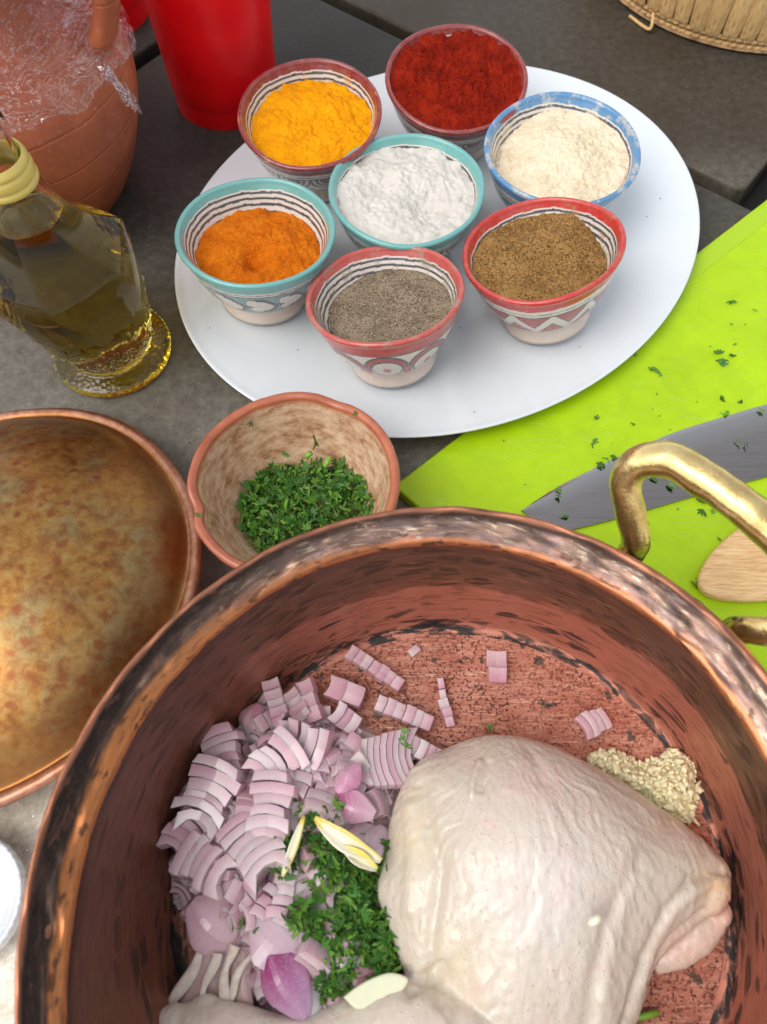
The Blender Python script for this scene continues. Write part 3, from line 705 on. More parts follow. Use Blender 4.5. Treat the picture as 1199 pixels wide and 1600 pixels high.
def cmod(th, k, r, z, v):
    r2, z2 = r, z
    def near(deg, w): 
        d = (math.degrees(th) - deg + 180) % 360 - 180; return math.exp(-(d / w) ** 2)
    if z > 4.4 and r > 4.5:
        z2 -= .28 * near(197, 9) * (z - 4.4) + .18 * near(68, 10) * (z - 4.4)
        r2 += -.22 * near(197, 8) - .05 * near(66, 8)
        z2 += .05 * math.sin(2 * th + 1) + .03 * math.sin(5 * th)
        r2 += .03 * fbm(math.cos(th) * 4, math.sin(th) * 4, z * 2)
    return r2 * (1 + .008 * math.sin(2 * th)), z2, 0, 0
V, F, UV, vs = lathe([tuple(p) for p in cp], 160, cmod)
ki = 13 * 5; mk_ = np.tile(np.array([0.0 if k < ki - 1 else min(1, (k - ki + 1) / 3) for k in range(len(cp))]), 161)
cb = mesh('clay_bowl', V, F, M_CLAYB, uv=UV, col=np.stack([mk_] * 3, 1)); cb.location = (CB[0] * U, CB[1] * U, 0.0002)
tag(cb, 'terracotta bowl with chipped rim and tan inside, holding chopped parsley', 'bowl')

g = G('parsley_green'); t = g.attr(); c = g.coords()
g.P(Base_Color=g.mix(g.rng(g.noise(c, 6, 3), .3, .7), t, g.mix(.35, t, (.02, .07, .01))), Roughness=.5); g.b.inputs['Specular IOR Level'].default_value = .3
sss(g, .08, (.4, 1, .2), .15); g.bump(g.noise(c, 14, 2), .3, .03); M_HERB = g.m
def leaf(r_, size, flat=False):
    """one cut bit of parsley: lobed, toothed, a little curled; verts, faces"""
    kind = r_.random(); V = []; F = []
    if kind < .72:     # toothed leaflet
        lob = r_.choice([3, 3, 4, 5]); V.append((0, 0, 0)); n = 0
        a0 = -.85 * lob / 3; da = 1.7 / 3
        for i in range(lob):
            a = a0 + da * (i + .5); L = size * r_.uniform(.7, 1.1); w = size * .125
            d = np.array([math.cos(a), math.sin(a)]); p = np.array([-d[1], d[0]])
            b = len(V); cz = r_.uniform(-.15, .25) * size
            for (al, aw, z) in ((.45, 1, cz * .4), (.75, 1.1, cz * .8), (1.0, .15, cz), (.78, -.5, cz * .8), (.7, -1.15, cz * .7), (.45, -.9, cz * .4)):
                q = d * L * al + p * w * aw; V.append((q[0], q[1], z))
            F.append((0, b, b + 5)); F.append((b, b + 1, b + 4, b + 5)); F.append((b + 1, b + 2, b + 3, b + 4))
    elif kind < .94:   # thin shred
        L = size * r_.uniform(.9, 1.6); w = size * r_.uniform(.08, .16); k = r_.uniform(-.6, .6)
        for i in range(4):
            t = i / 3; x = L * (t - .5); y = k * L * (t - .5) ** 2; ww = w * (1 - .6 * t)
            V += [(x, y - ww, .1 * size * math.sin(3 * t)), (x, y + ww, .1 * size * math.sin(3 * t))]
        F = [(2 * i, 2 * i + 2, 2 * i + 3, 2 * i + 1) for i in range(3)]
        V.append((L * .1, w * 3.2, .05)); F.append((3, 5, 8))
    else:              # broad cut flake
        n = 7; V.append((0, 0, .08 * size))
        for i in range(n):
            a = 2 * math.pi * i / n; rr = size * r_.uniform(.15, .42); V.append((rr * math.cos(a) * 1.2, rr * math.sin(a) * .8, r_.uniform(-.05, .1) * size))
        F = [(0, 1 + i, 1 + (i + 1) % n) for i in range(n)]
    return np.array(V, float), F
def herb_cloud(name, pts, r_, parent=None, stems=.10, flat=False):
    """pts: (x, y, z, size, tiltmax). joined cut leaves"""
    V = []; F = []; C = []
    for (x, y, z, size, tilt) in pts:
        if r_.random() < stems:
            L = size * r_.uniform(.7, 1.2); rr = r_.uniform(.06, .11)
            v, f, _ = tube([(-L / 2, 0, 0), (0, .04, .02), (L / 2, 0, 0)], [rr, rr, rr * .9], 6); v = np.array(v)
            base = np.array([.16, .34, .035]) * r_.uniform(.6, 1.3)
        else:
            v, f = leaf(r_, size); base = np.array([.055, .165, .028]) * r_.uniform(.5, 1.5) + np.array([.10, .16, .006]) * (r_.random() ** 2.2)
        M = np.array(Euler((r_.uniform(-tilt, tilt), r_.uniform(-tilt, tilt), r_.uniform(0, 6.28))).to_matrix())
        v = v @ M.T + np.array([x, y, z]); k = len(V)
        V += list(v); F += [tuple(i + k for i in q) for q in f]; C += [base] * len(v)
    return mesh(name, V, F, M_HERB, parent, smooth=False, col=np.array(C))
r_ = random.Random(3); pts = []
hc = (at(475, 785, 3.0)[0], at(475, 785, 3.0)[1])
for _ in range(1500):
    a = r_.uniform(0, 6.28); q = math.sqrt(r_.random()) * 3.15
    dx, dy = q * math.cos(a) * 1.12, q * math.sin(a) * .98
    x, y = hc[0] + dx, hc[1] + dy
    rb = math.hypot(x - CB[0], y - CB[1])
    if rb > 4.4: continue
    floor_z = np.interp(rb, [0, 1.2, 2.5, 3.5, 4.2, 4.6], [1.0, 1.05, 1.4, 2.3, 3.5, 4.6])
    top = 2.75 + .35 * fbm(x * .8, y * .8, 7) - .10 * max(0, q - 1.5) ** 2
    if top < floor_z + .1: top = floor_z + .15
    z = r_.uniform(max(floor_z + .05, top - .7), top)
    pts.append((x, y, z, r_.uniform(.28, .62), 1.1))
# clip the far side so that the bowl's back wall stays bare
pts = [p for p in pts if p[1] < hc[1] + 2.6 + .5 * fbm(p[0] * .7, 3, 3)]
o = herb_cloud('chopped_parsley', pts, r_)
tag(o, 'heap of finely chopped green parsley in the terracotta bowl', 'herbs', kind='stuff')

def fleck(px, py, h, size, label, n=1, tilt=.35, group='stray parsley flecks'):
    p = at(px, py, h); rr = random.Random(int(px * 31 + py)); P = []
    for i in range(n):
        P.append(((i - (n - 1) / 2) * size * .8 * math.cos(px) + rr.uniform(-.1, .1) * (n > 1), (i - (n - 1) / 2) * size * .8 * math.sin(px), .02 + .03 * i, size, tilt))
    o = herb_cloud('parsley_fleck', P, rr, stems=0.0)
    o.location = (p[0] * U, p[1] * U, (h + .03) * U)
    return tag(o, label, 'parsley', group)
SMALL = 'tiny dark parsley speck on the lime cutting board'
for a in [(1144, 471, .45, 'parsley bit nearest the far edge of the lime board, right of the plate', 2), (1179, 486, .3, 'small parsley bit on the board at the right border, far side', 1),
          (1149, 539, .26, SMALL, 1), (1144, 506, .2, SMALL, 1), (1165, 508, .12, SMALL, 1), (1126, 562, .5, 'wide flat parsley sprig on the board, at the right, left of a thin shred', 3), (1147, 558, .4, 'parsley shred touching the wide sprig at the right of the board', 1),
          (1021, 581, .5, 'curved parsley sprig on the board right of the plate rim', 2), (1108, 541, .16, SMALL, 1), (993, 553, .35, 'parsley bit half under the right rim of the white plate', 2), (930, 657, .4, 'thin crooked parsley sprig on the board below the plate', 1),
          (1125, 625, .35, 'parsley shred on the board just above the knife, at the right', 1), (925, 692, .42, 'forked parsley bit on the board between plate and knife', 2), (990, 662, .22, 'thin lone parsley shred on the board above the knife', 1),
          (1132, 646, .4, 'parsley clump against the upper edge of the knife', 2), (940, 724, .5, 'long parsley clump lying along the cutting edge of the knife', 3), (958, 716, .32, 'parsley bit at the right end of the clump on the knife edge', 2), (1095, 787, .5, 'parsley clump on the board below the knife, inside the handle loop', 3), (1110, 797, .35, 'parsley bit below the clump inside the handle loop', 1),
          (1007, 815, .3, 'single upright parsley shred on the board inside the brass handle', 1), (1122, 844, .22, 'small parsley bit touching the top of the wooden spoon', 1), (1088, 922, .62, 'large parsley sprig on the board at the tip of the wooden spoon', 3),
          (1025, 616, .12, SMALL, 1), (1020, 640, .14, SMALL, 1), (1090, 628, .12, SMALL, 1), (1047, 671, .1, SMALL, 1), (957, 693, .1, SMALL, 1), (787, 688, .12, SMALL, 1), (1076, 772, .12, SMALL, 1), (1058, 795, .12, SMALL, 1), (1030, 652, .14, SMALL, 1), (1160, 631, .34, 'flat parsley shred just above the knife near the right border', 1), (820, 757, .1, SMALL, 1)]:
    fleck(a[0], a[1], .84, a[2], a[3], a[4])
for a in [(1050, 760, 1.06, .45, 'long parsley shred on the knife blade inside the handle loop', 2), (1020, 751, 1.04, .36, 'parsley shred on the blade just left of the long one inside the loop', 1), (1162, 695, 1.05, .45, 'lone parsley sprig in the middle of the blade at the right', 2), (872, 770, 1.0, .4, 'parsley bit on the blade near its tip, upper one', 2), (882, 808, 1.08, .36, 'parsley bit on the blade near its tip, lower one by the pot rim', 2), (1193, 641, 1.0, .34, 'parsley bit on the upper edge of the blade at the right border', 1), (1000, 782, 1.1, .12, 'tiny dark parsley crumb on the blade inside the handle loop', 1)]:
    fleck(a[0], a[1], a[2], a[3], a[4], a[5], .3)
for a in [(387, 661, 4.75, .42, 'green parsley bit stuck to the far left inner wall of the clay bowl', 2, .9), (497, 690, 3.3, .6, 'upright parsley sprig against the back wall of the clay bowl', 2, .9), (448, 708, 3.0, .4, 'parsley leaf lying above the chopped heap, left of the upright sprig', 1, .8), (559, 646, 5.55, .36, 'parsley bit on the far right rim of the clay bowl', 1, .3), (311, 802, 5.4, .3, 'parsley bit in the chipped dent of the clay bowl rim', 1, .3)]:
    fleck(a[0], a[1], a[2], a[3], a[4], a[5], a[6])
g = G('stem_green'); g.P(Base_Color=(.22, .42, .05), Roughness=.35); sss(g, .2, (.5, 1, .2), .2); M_STEM = g.m
for px, py, h, L, ang, lab in ((482, 711, 2.95, .35, .5, 'short round parsley stem end behind the chopped heap'), (512, 722, 2.9, .6, 1.0, 'bright green parsley stem sticking out behind the chopped heap')):
    P = at(px, py, h); V, F, _ = tube([(-L / 2 * math.cos(ang), -L / 2 * math.sin(ang), -.1), (0, 0, 0), (L / 2 * math.cos(ang), L / 2 * math.sin(ang), .12)], .15, 10)
    o = mesh('parsley_stem', V, F, M_STEM); o.location = Vector(P) * U; tag(o, lab, 'parsley', 'parsley stem bits in the clay bowl')

# ------------------------------------------------------------------ knife, wooden spoon
g = G('brushed_steel'); c = g.coords('Object', (.3, 9, 1), rot=(0, 0, -.40)); n1 = g.noise(c, 1.2, 5, .7); n2 = g.noise(g.coords(), .6, 4)
sm = g.ramp(g.noise(g.coords('Object', (2.0, .5, 1), rot=(0, 0, -.4)), 1.0, 4, .7), [(.45, 0), (.7, .7)])
g.P(Base_Color=g.mix(g.ramp(n1, [(.35, .0), (.7, .5)]), g.attr(), (.45, .43, .41)), Metallic=1.0, Roughness=g.math('ADD', .13, g.math('MULTIPLY', n1, .05)))
g.bump(n1, .05, .01); M_STEEL = g.m
g = G('knife_grip_black'); g.P(Base_Color=(.02, .02, .02), Roughness=.4); M_GRIP = g.m
knife = tag(empty('kitchen_knife', (0, 0, 0)), "broad steel chef's knife lying on the lime board behind the brass handle", 'knife')
ZK = .98
top = [at(px, py, ZK)[:2] for px, py in ((815, 797), (845, 776), (880, 755), (940, 725), (1000, 697), (1060, 672), (1130, 650), (1199, 630), (1290, 606))]
bot = [at(px, py, ZK)[:2] for px, py in ((1290, 722), (1199, 745), (1100, 771), (1000, 800), (905, 825), (860, 830))]
pol = top + bot
def blade(top, bot):
    n = 40
    A = catmull([(*p, 0) for p in top], 8); B = catmull([(*p, 0) for p in [top[0]] + bot[::-1]], 8)
    la = np.linspace(0, 1, n)
    def res(P):
        L = np.r_[0, np.cumsum(np.linalg.norm(np.diff(P, axis=0), axis=1))]; L /= L[-1]
        return np.stack([np.interp(la, L, P[:, i]) for i in range(3)], 1)
    A, B = res(A), res(B); V = []; F = []
    for i in range(n):
        for k, (t, zt) in enumerate(((0, .0), (.07, .045), (.42, .10), (1.0, .15))):   # cutting edge is the far (upper) one, spine the near one
            p = A[i] * (1 - t) + B[i] * t; V.append((p[0], p[1], .86 + zt))
        p = B[i]; V.append((p[0], p[1], .845)); p = A[i]; V.append((p[0], p[1], .85))
    for i in range(n - 1):
        for k in range(5): a = i * 6 + k; F.append((a, a + 6, a + 7, a + 1))
        F.append((i * 6 + 5, i * 6 + 11, i * 6 + 6, i * 6))
    F.append(tuple((n - 1) * 6 + k for k in range(6)))
    return V, F
V, F = blade(top, bot)
steel_c = {0: (.62, .61, .60), 1: (.50, .49, .48), 2: (.33, .30, .285), 3: (.27, .235, .22), 4: (.3, .28, .26), 5: (.5, .5, .5)}  # edge highlight and brown reflection painted into the steel tint
o = mesh('blade', V, F, M_STEEL, knife, smooth=False, col=np.array([steel_c[i % 6] for i in range(len(V))]))
pa = (np.array(top[-1]) + np.array(bot[0])) / 2; dr = np.array([.905, .42])
V, F, _ = tube([(*(pa + dr * -1.5 + np.array([0, 0])), 1.5), (*(pa + dr * 2), 1.6), (*(pa + dr * 7), 1.65), (*(pa + dr * 11.5), 1.6)], [.7, .9, 1.0, .9], 16, 1.3, .75)
mesh('grip', V, F, M_GRIP, knife)

g = G('spoon_wood'); c = g.coords('Object', (.5, 5, 5), rot=(0, 0, .12)); w = g.noise(c, 1.0, 6, .6, .5); w2 = g.noise(g.coords('Object', (1.2, 18, 18), rot=(0, 0, .12)), 1.0, 3)
g.P(Base_Color=g.mix(g.ramp(w2, [(.35, .5), (.5, 0)]), g.ramp(w, [(.3, (.60, .34, .14)), (.5, (.76, .48, .22)), (.7, (.84, .58, .31))]), (.42, .21, .08)), Roughness=.5)
g.bump(w2, .2, .02); M_WOOD = g.m
ZS = 1.15
sp_pts = [(1199 + 55, 785), (1199, 800), (1160, 822), (1125, 850), (1102, 877), (1090, 905), (1097, 925), (1120, 936), (1155, 940), (1199, 939), (1250, 932), (1320, 905), (1450, 868), (1700, 815), (1700, 785), (1450, 830), (1320, 830)]
P3 = catmull([(*at(a, b, ZS)[:2], 0) for a, b in sp_pts + [sp_pts[0]]], 6)[:-1]
V, F = prism([p[:2] for p in P3], .90, 1.42, .16, 3)
sp = mesh('wooden_spoon', V, F, M_WOOD, smooth=False); tag(sp, 'flat light wood spoon with round head lying on the lime board', 'spoon')

# ------------------------------------------------------------------ glass oil bottle
g = G('clear_glass'); g.P(Base_Color=(.97, .96, .86), Roughness=.01, Transmission_Weight=1.0, IOR=1.30)
g.bump(g.noise(g.coords(), .8, 2), .12, .1); M_GLASS = g.m
g = G('oil_lit_foot_glass'); g.P(Base_Color=(.86, .72, .07), Roughness=.03, Transmission_Weight=1.0, IOR=1.47); g.bump(g.voro(g.coords(), 3.5), .5, .06); M_FOOT = g.m  # golden light from the oil put into the colour of the foot
g = G('olive_oil')            # index matched to the glass around it: only its colour shows
tr = g.new('ShaderNodeBsdfTransparent'); g.l.new(tr.outputs[0], g.o.inputs['Surface'])
ab = g.new('ShaderNodeVolumeAbsorption'); ab.inputs['Color'].default_value = (.90, .74, .0, 1); ab.inputs['Density'].default_value = 30
sc_ = g.new('ShaderNodeVolumeScatter'); sc_.inputs['Color'].default_value = (1.0, .76, .0, 1); sc_.inputs['Density'].default_value = 4; ad_ = g.new('ShaderNodeAddShader')
g.l.new(ab.outputs[0], ad_.inputs[0]); g.l.new(sc_.outputs[0], ad_.inputs[1]); g.l.new(ad_.outputs[0], g.o.inputs['Volume']); M_OIL = g.m
g = G('yellow_plastic_ring'); g.P(Base_Color=(.78, .62, .16), Roughness=.3, Transmission_Weight=.25); M_YRING = g.m
BO = np.array([-16.9, 30.2])
bottle = tag(empty('oil_bottle', (BO[0], BO[1], 0.02)), 'ornate clear glass bottle filled with golden olive oil', 'bottle')
bprof = [(.02, .0), (2.6, .0), (3.45, .05), (3.62, .3), (3.55, .6), (3.0, .8), (2.55, 1.0), (2.7, 1.5), (3.05, 2.4), (3.4, 3.8), (3.68, 5.2), (3.95, 6.6), (4.05, 7.5), (3.85, 8.4), (3.2, 9.1), (2.45, 9.9), (2.0, 10.8), (1.72, 11.8), (1.52, 12.6), (1.42, 13.1), (1.42, 13.6), (1.3, 14.2), (1.3, 15.6), (1.45, 15.8), (1.45, 16.3), (1.2, 16.5)]
bp = catmull(bprof, 4)
def facet(th, z):
    """six tall concave teardrop facets on the shoulder"""
    if z < 5.0 or z > 12.4: return 0.0
    a = ((th + .35 + .10 * (z - 8)) / (2 * math.pi) * 6) % 1 - .5
    w = math.sin(math.pi * (z - 5.0) / 7.4) ** 1.1
    return w * (.44 * (abs(a) * 2) ** 2.2 - .16)
def lattice(th, z):
    if z < 1.6 or z > 5.6: return 0.0
    p = th * 3.2; q = z * 1.0
    a = abs(math.sin((p + q) * 1.5)); b = abs(math.sin((p - q) * 1.5))
    return .11 * (max(0, 1 - a * 5) + max(0, 1 - b * 5)) * min(1, (5.6 - z) * 2)
def bmod(th, k, r, z, v):
    rr = r + facet(th, z) * min(1, r / 3) + lattice(th, z)
    if z < .7 and r > 3: rr += .03 * math.cos(60 * th)
    return rr, z
fine = []
for a, b in zip(bp, bp[1:]):
    n = max(1, int(np.linalg.norm(a - b) / .22))
    for j in range(n): fine.append(tuple(a + (b - a) * j / n))
fine.append(tuple(bp[-1]))
inr = [(1.05, 16.5), (1.05, 14), (1.15, 13), (1.25, 12.5), (1.42, 11.8), (1.72, 10.8), (2.15, 9.9), (2.9, 9.0), (3.48, 8.3), (3.66, 7.4), (3.58, 6.5), (3.35, 5.2), (3.08, 3.8), (2.75, 2.5), (2.4, 1.7), (1.9, 1.35), (.02, 1.3)]
inp = [tuple(p) for p in catmull(inr, 4)]
lvl = 11.0; LEAN = -.088                      # the blown bottle leans a little to the left
airp = [p for p in inp if p[1] > lvl + .05] + [(1.66, lvl), (1.2, lvl - .02), (.02, lvl - .02)]     # only the air space above the oil is hollow
def lean(V): V = np.array(V, float); V[:, 0] += LEAN * np.maximum(0, V[:, 2] - .8); return V
V, F, UV, _ = lathe(fine + airp, 168, lambda th, k, r, z, v: bmod(th, k, r, z, v) if k < len(fine) else (r + facet(th, z) * .8 * min(1, r / 3), z))
LV = lean(V)
weld(mesh('glass_body', LV, F, [M_GLASS, M_FOOT], bottle, mi=[1 if LV[f[0]][2] < .95 and LV[f[2]][2] < .95 else 0 for f in F]))
op = [(.02, 1.28)] + [(r, z) for r, z in inp[::-1][1:] if z < lvl - .1] + [(1.66, lvl - .04), (1.2, lvl - .05), (.02, lvl - .05)]
V, F, UV, _ = lathe(op, 168, lambda th, k, r, z, v: (r + facet(th, z) * .8 * min(1, r / 3), z))
weld(mesh('oil', lean(V), F, M_OIL, bottle))
V, F, UV, _ = lathe([tuple(p) for p in catmull([(1.44, 12.9), (1.58, 13.0), (1.62, 13.2), (1.55, 13.35), (1.62, 13.5), (1.62, 13.8), (1.54, 13.95), (1.60, 14.1), (1.5, 14.35), (1.4, 14.3), (1.44, 12.9)], 3)], 64)
weld(mesh('neck_ring', lean(V), F, M_YRING, bottle))

# ------------------------------------------------------------------ terracotta jar wrapped in cling film
g = G('terracotta_jar_clay'); c = g.coords(); n1 = g.noise(c, .3, 4, .6); n2 = g.noise(c, 3, 5, .7)
colr = g.ramp(n1, [(.3, (.27, .060, .024)), (.7, (.43, .115, .042))])
colr = g.mix(g.ramp(n2, [(.55, 0), (.72, .35)]), colr, (.50, .24, .17))
sp = g.ramp(g.voro(c, 1.7), [(.05, 1), (.10, 0)]); colr = g.mix(g.math('MULTIPLY', sp, .6), colr, (.62, .38, .28))
g.P(Base_Color=colr, Roughness=.62); zz = g.sep(c)[2]
gro = g.ramp(g.math('FRACT', g.math('ADD', g.math('MULTIPLY', zz, .42), g.math('MULTIPLY', n1, .2))), [(.0, 0), (.05, 1), (.95, 1), (1.0, 0)])
g.bump(g.math('ADD', gro, g.math('MULTIPLY', n2, .3)), .4, .12); M_JAR = g.m
JC = np.array([-24.2, 44.2])
jar = tag(empty('clay_jar', (JC[0], JC[1], 0.02)), 'round orange terracotta jar with a handle, its neck wrapped in cling film', 'jar')
jp = [(.02, .0), (4.8, .0), (5.6, .25), (6.6, 1.6), (7.5, 3.4), (8.25, 5.4), (8.75, 7.4), (8.8, 9.0), (8.35, 10.6), (7.4, 12.0), (6.3, 13.0), (5.7, 13.8), (5.5, 15.0), (5.8, 16.4), (6.3, 17.4), (6.4, 17.9), (6.2, 18.2), (5.8, 18.0), (5.3, 16.5), (5.0, 15), (5.2, 13.6), (7, 11.6), (8, 9), (7.5, 5), (5, 1), (.02, .8)]
V, F, UV, _ = lathe([tuple(p) for p in catmull(jp, 4)], 128, lambda th, k, r, z, v: (r * (1 + .008 * math.sin(2 * th + 1)), z))
weld(mesh('body', V, F, M_JAR, jar))
hd = np.array([math.cos(math.radians(-8)), math.sin(math.radians(-8)), 0])
hp = [hd * 5.3 + np.array([0, 0, 15.8]), hd * 7.2 + np.array([0, 0, 17.3]), hd * 9.0 + np.array([0, 0, 16.8]), hd * 9.5 + np.array([0, 0, 14.6]), hd * 8.8 + np.array([0, 0, 12.4]), hd * 7.6 + np.array([0, 0, 11.0])]
V, F, _ = tube(catmull(hp, 8), .85, 16, 1.15, .8); mesh('handle', V, F, M_JAR, jar)
g = G('cling_film'); tr = g.new('ShaderNodeBsdfTransparent'); gl = g.new('ShaderNodeBsdfGlossy'); df = g.new('ShaderNodeBsdfDiffuse')
tr.inputs[0].default_value = (.97, .93, .94, 1); gl.inputs['Roughness'].default_value = .05; df.inputs[0].default_value = (.85, .82, .84, 1)
c = g.coords(); n2 = g.noise(g.coords('Object', (1, 1, 2.6)), .55, 4, .6, 2.2); bp_ = g.new('ShaderNodeBump'); bp_.inputs['Strength'].default_value = 1; bp_.inputs['Distance'].default_value = .5 * U
g.l.new(n2, bp_.inputs['Height']); g.l.new(bp_.outputs[0], gl.inputs['Normal'])
m1 = g.new('ShaderNodeMixShader'); m2 = g.new('ShaderNodeMixShader'); fr = g.new('ShaderNodeFresnel'); fr.inputs[0].default_value = 1.5; g.l.new(bp_.outputs[0], fr.inputs['Normal'])
g.l.new(g.math('ADD', g.math('MULTIPLY', fr.outputs[0], .36), .0, clamp=True), m1.inputs[0]); g.l.new(tr.outputs[0], m1.inputs[1]); g.l.new(gl.outputs[0], m1.inputs[2])
ridge = g.ramp(g.math('ABSOLUTE', g.math('SUBTRACT', n2, .5)), [(0.0, .5), (.010, .0)])
g.l.new(ridge, m2.inputs[0]); g.l.new(m1.outputs[0], m2.inputs[1]); g.l.new(df.outputs[0], m2.inputs[2]); g.l.new(m2.outputs[0], g.o.inputs['Surface']); M_FILM = g.m
fp = [(1.0, 18.5), (4, 18.5), (6.3, 18.5), (6.6, 17.9), (6.2, 16.6), (5.9, 15.2), (6.0, 14.0), (6.6, 13.2), (7.6, 12.3), (8.6, 11.0), (9.0, 9.9)]
fpp = catmull(fp, 8)
def fmod(th, k, r, z, v):
    w = min(1, k / 20); e = k / len(fpp)
    r += w * (.12 + .30 * abs(fbm(math.cos(th) * 2.2, math.sin(th) * 2.2, z * .9, 5)))
    z += .25 * fbm(math.cos(th) * 3, math.sin(th) * 3, z * .5 + 7, 4)
    if e > .8: z += (e - .8) * 5 * (1.1 + 1.4 * fbm(math.cos(th) * 2, math.sin(th) * 2, 30, 4)) * .6; r += (e - .8) * 1.2 * abs(fbm(math.cos(th) * 9, math.sin(th) * 9, 2, 3))
    d = abs(th - 0.02); d = min(d, 2 * math.pi - d)
    if d < .5 and e > .55: r += 1.2 * math.exp(-(d / .16) ** 2) * (e - .55)
    return r, z
V, F, UV, _ = lathe([tuple(p) for p in fpp], 260, fmod)
film = mesh('cling_film', V, F, M_FILM); film.location = jar.location
tag(film, 'crumpled clear cling film wrapped round the neck and shoulder of the clay jar', 'cling film')
# twisted tuft of film sticking out at the right of the shoulder
r_ = random.Random(9); V = []; F = []
tc = at(190, 140, 11.0)
nn_, mm_ = 26, 22
for i in range(nn_):
    for j in range(mm_):
        u_, v_ = i / (nn_ - 1) - .5, j / (mm_ - 1) - .5
        x = u_ * 1.5; y = v_ * 1.5
        z = 1.0 * fbm(u_ * 5, v_ * 5, 3, 4) - .6 * u_ * 2
        V.append((x * math.cos(.6) - y * math.sin(.6) * .8 + .4 * fbm(u_ * 6, v_ * 6, 8, 3), x * -.45 + y * .5 + .4 * fbm(u_ * 6, v_ * 6, 18, 3), z - x * .3))
F = [(i * mm_ + j, (i + 1) * mm_ + j, (i + 1) * mm_ + j + 1, i * mm_ + j + 1) for i in range(nn_ - 1) for j in range(mm_ - 1)]
o = mesh('film_tuft', V, F, M_FILM, film); o.location = ((tc[0] - JC[0]) * U, (tc[1] - JC[1]) * U, (tc[2]) * U)

# ------------------------------------------------------------------ red cups
g = G('red_plastic'); c = g.coords(); g.P(Base_Color=g.mix(g.rng(g.noise(c, .3, 3), .4, .6), (.70, .003, .006), (.78, .004, .008)), Roughness=.34); g.b.inputs['Specular IOR Level'].default_value = .3
g.bump(g.noise(g.coords('Object', (3, 3, .3)), 2.0, 3), .12, .03); M_REDP = g.m
def cup(x, y, lab, h=17):
    p = [(.02, .1), (3.3, .08), (3.6, .0), (3.76, .12), (3.82, .4), (4.2, 7), (4.75, h - .3), (4.85, h), (4.72, h + .08), (4.6, h - .1), (4.05, 7), (3.6, .6), (.02, .5)]
    V, F, UV, _ = lathe([tuple(q) for q in catmull(p, 5)], 96); o = weld(mesh('plastic_cup', V, F, M_REDP)); o.location = (x * U, y * U, .0002)
    return tag(o, lab, 'cup', 'red plastic cups')
cup(-11.95, 54.4, 'tall smooth red plastic cup standing behind the plate, beside the clay jar')
cup(-23.2, 64.9, 'dark red cup farther back, only its foot showing between jar and tall cup')

# ------------------------------------------------------------------ woven basket
g = G('palm_leaf'); c = g.coords(); r0 = g.objrand(); n1 = g.noise(g.coords('Object', (5, 5, .5)), 1.2, 5, .6)
colr = g.ramp(n1, [(.3, (.50, .26, .09)), (.5, (.76, .48, .20)), (.7, (.84, .60, .30))]); colr = g.mix(g.math('MULTIPLY', r0, .35), colr, (.45, .27, .10))
g.P(Base_Color=colr, Roughness=.5); g.bump(n1, .5, .06); M_PALM = g.m
g = G('palm_dark_stitch'); n1 = g.noise(g.coords(), 2.5, 4); g.P(Base_Color=g.ramp(n1, [(.35, (.16, .07, .035)), (.6, (.45, .28, .13))]), Roughness=.7); g.bump(n1, .4, .05); M_PALMD = g.m
BC = np.array([31.6, 72.9]); BR = 13.9
basket = tag(empty('woven_basket', (BC[0], BC[1], .02)), 'round basket woven of pale palm leaf strips at the far right corner', 'basket')
prof = catmull([(.02, .1), (BR - 1.2, .1), (BR - .7, .5), (BR - .45, 1.4), (BR + .3, 4), (BR + .9, 6.6), (BR + .6, 7.2), (BR + .1, 6.6), (BR - .9, 1.6), (.02, .6)], 5)
V, F, UV, _ = lathe([tuple(p) for p in prof], 120); weld(mesh('core', V, F, M_PALMD, basket))
SV = []; SF = []
for k, (r, z, w) in enumerate([(.0, 1.25, .60), (.22, 2.0, .65), (.50, 3.4, .70), (.80, 5.0, .70), (1.05, 6.6, .66), (.95, 7.15, .36)]):
    for j, t in enumerate((-1, -.8, 0, .8, 1)):
        SV.append((BR + .08 + r + (.10 if abs(t) < .5 else (.06 if abs(t) < .9 else -.12)), t * w, z))
for k in range(5):
    for j in range(4): a = k * 5 + j; SF.append((a, a + 1, a + 6, a + 5))
sm0 = None; NS = 66
for i in range(NS):
    if sm0 is None: o = mesh('palm_strip', SV, SF, M_PALM, basket); sm0 = o
    else:
        o = sm0.copy(); COL.objects.link(o); o.parent = basket
    o.rotation_euler = (rnd.uniform(-.004, .004), rnd.uniform(-.006, .006), 2 * math.pi * i / NS + rnd.uniform(-.006, .006))
V = []; F = []
for row, (rr, z, n, s) in enumerate(((BR - .35, .95, 150, .30), (BR - .55, .42, 140, .32))):
    for i in range(n):
        a = 2 * math.pi * (i + .5 * row) / n; ca, sa = math.cos(a), math.sin(a); k = len(V)
        v, f, _ = tube([(0, -.34, -.12), (.1, -.12, 0), (.1, .12, .02), (0, .34, .14)], [s * .35, s * .62, s * .62, s * .35], 6)
        for p in v: V.append((rr * ca + p[0] * ca - p[1] * sa, rr * sa + p[0] * sa + p[1] * ca, z + p[2]))
        F += [tuple(q + k for q in ff) for ff in f]
tag(mesh('base_braid', V, F, M_PALM, basket), kind='stuff')
P = [at(984, 25, .1), at(1010, 44, .25), at(1018, 42, .5), at(1021, 20, 1.2)]
V, F, _ = tube(catmull(P, 5), .13, 6); tag(mesh('loose_straw', V, F, M_PALM), 'bent straw end sticking out onto the table beside the basket', 'straw')

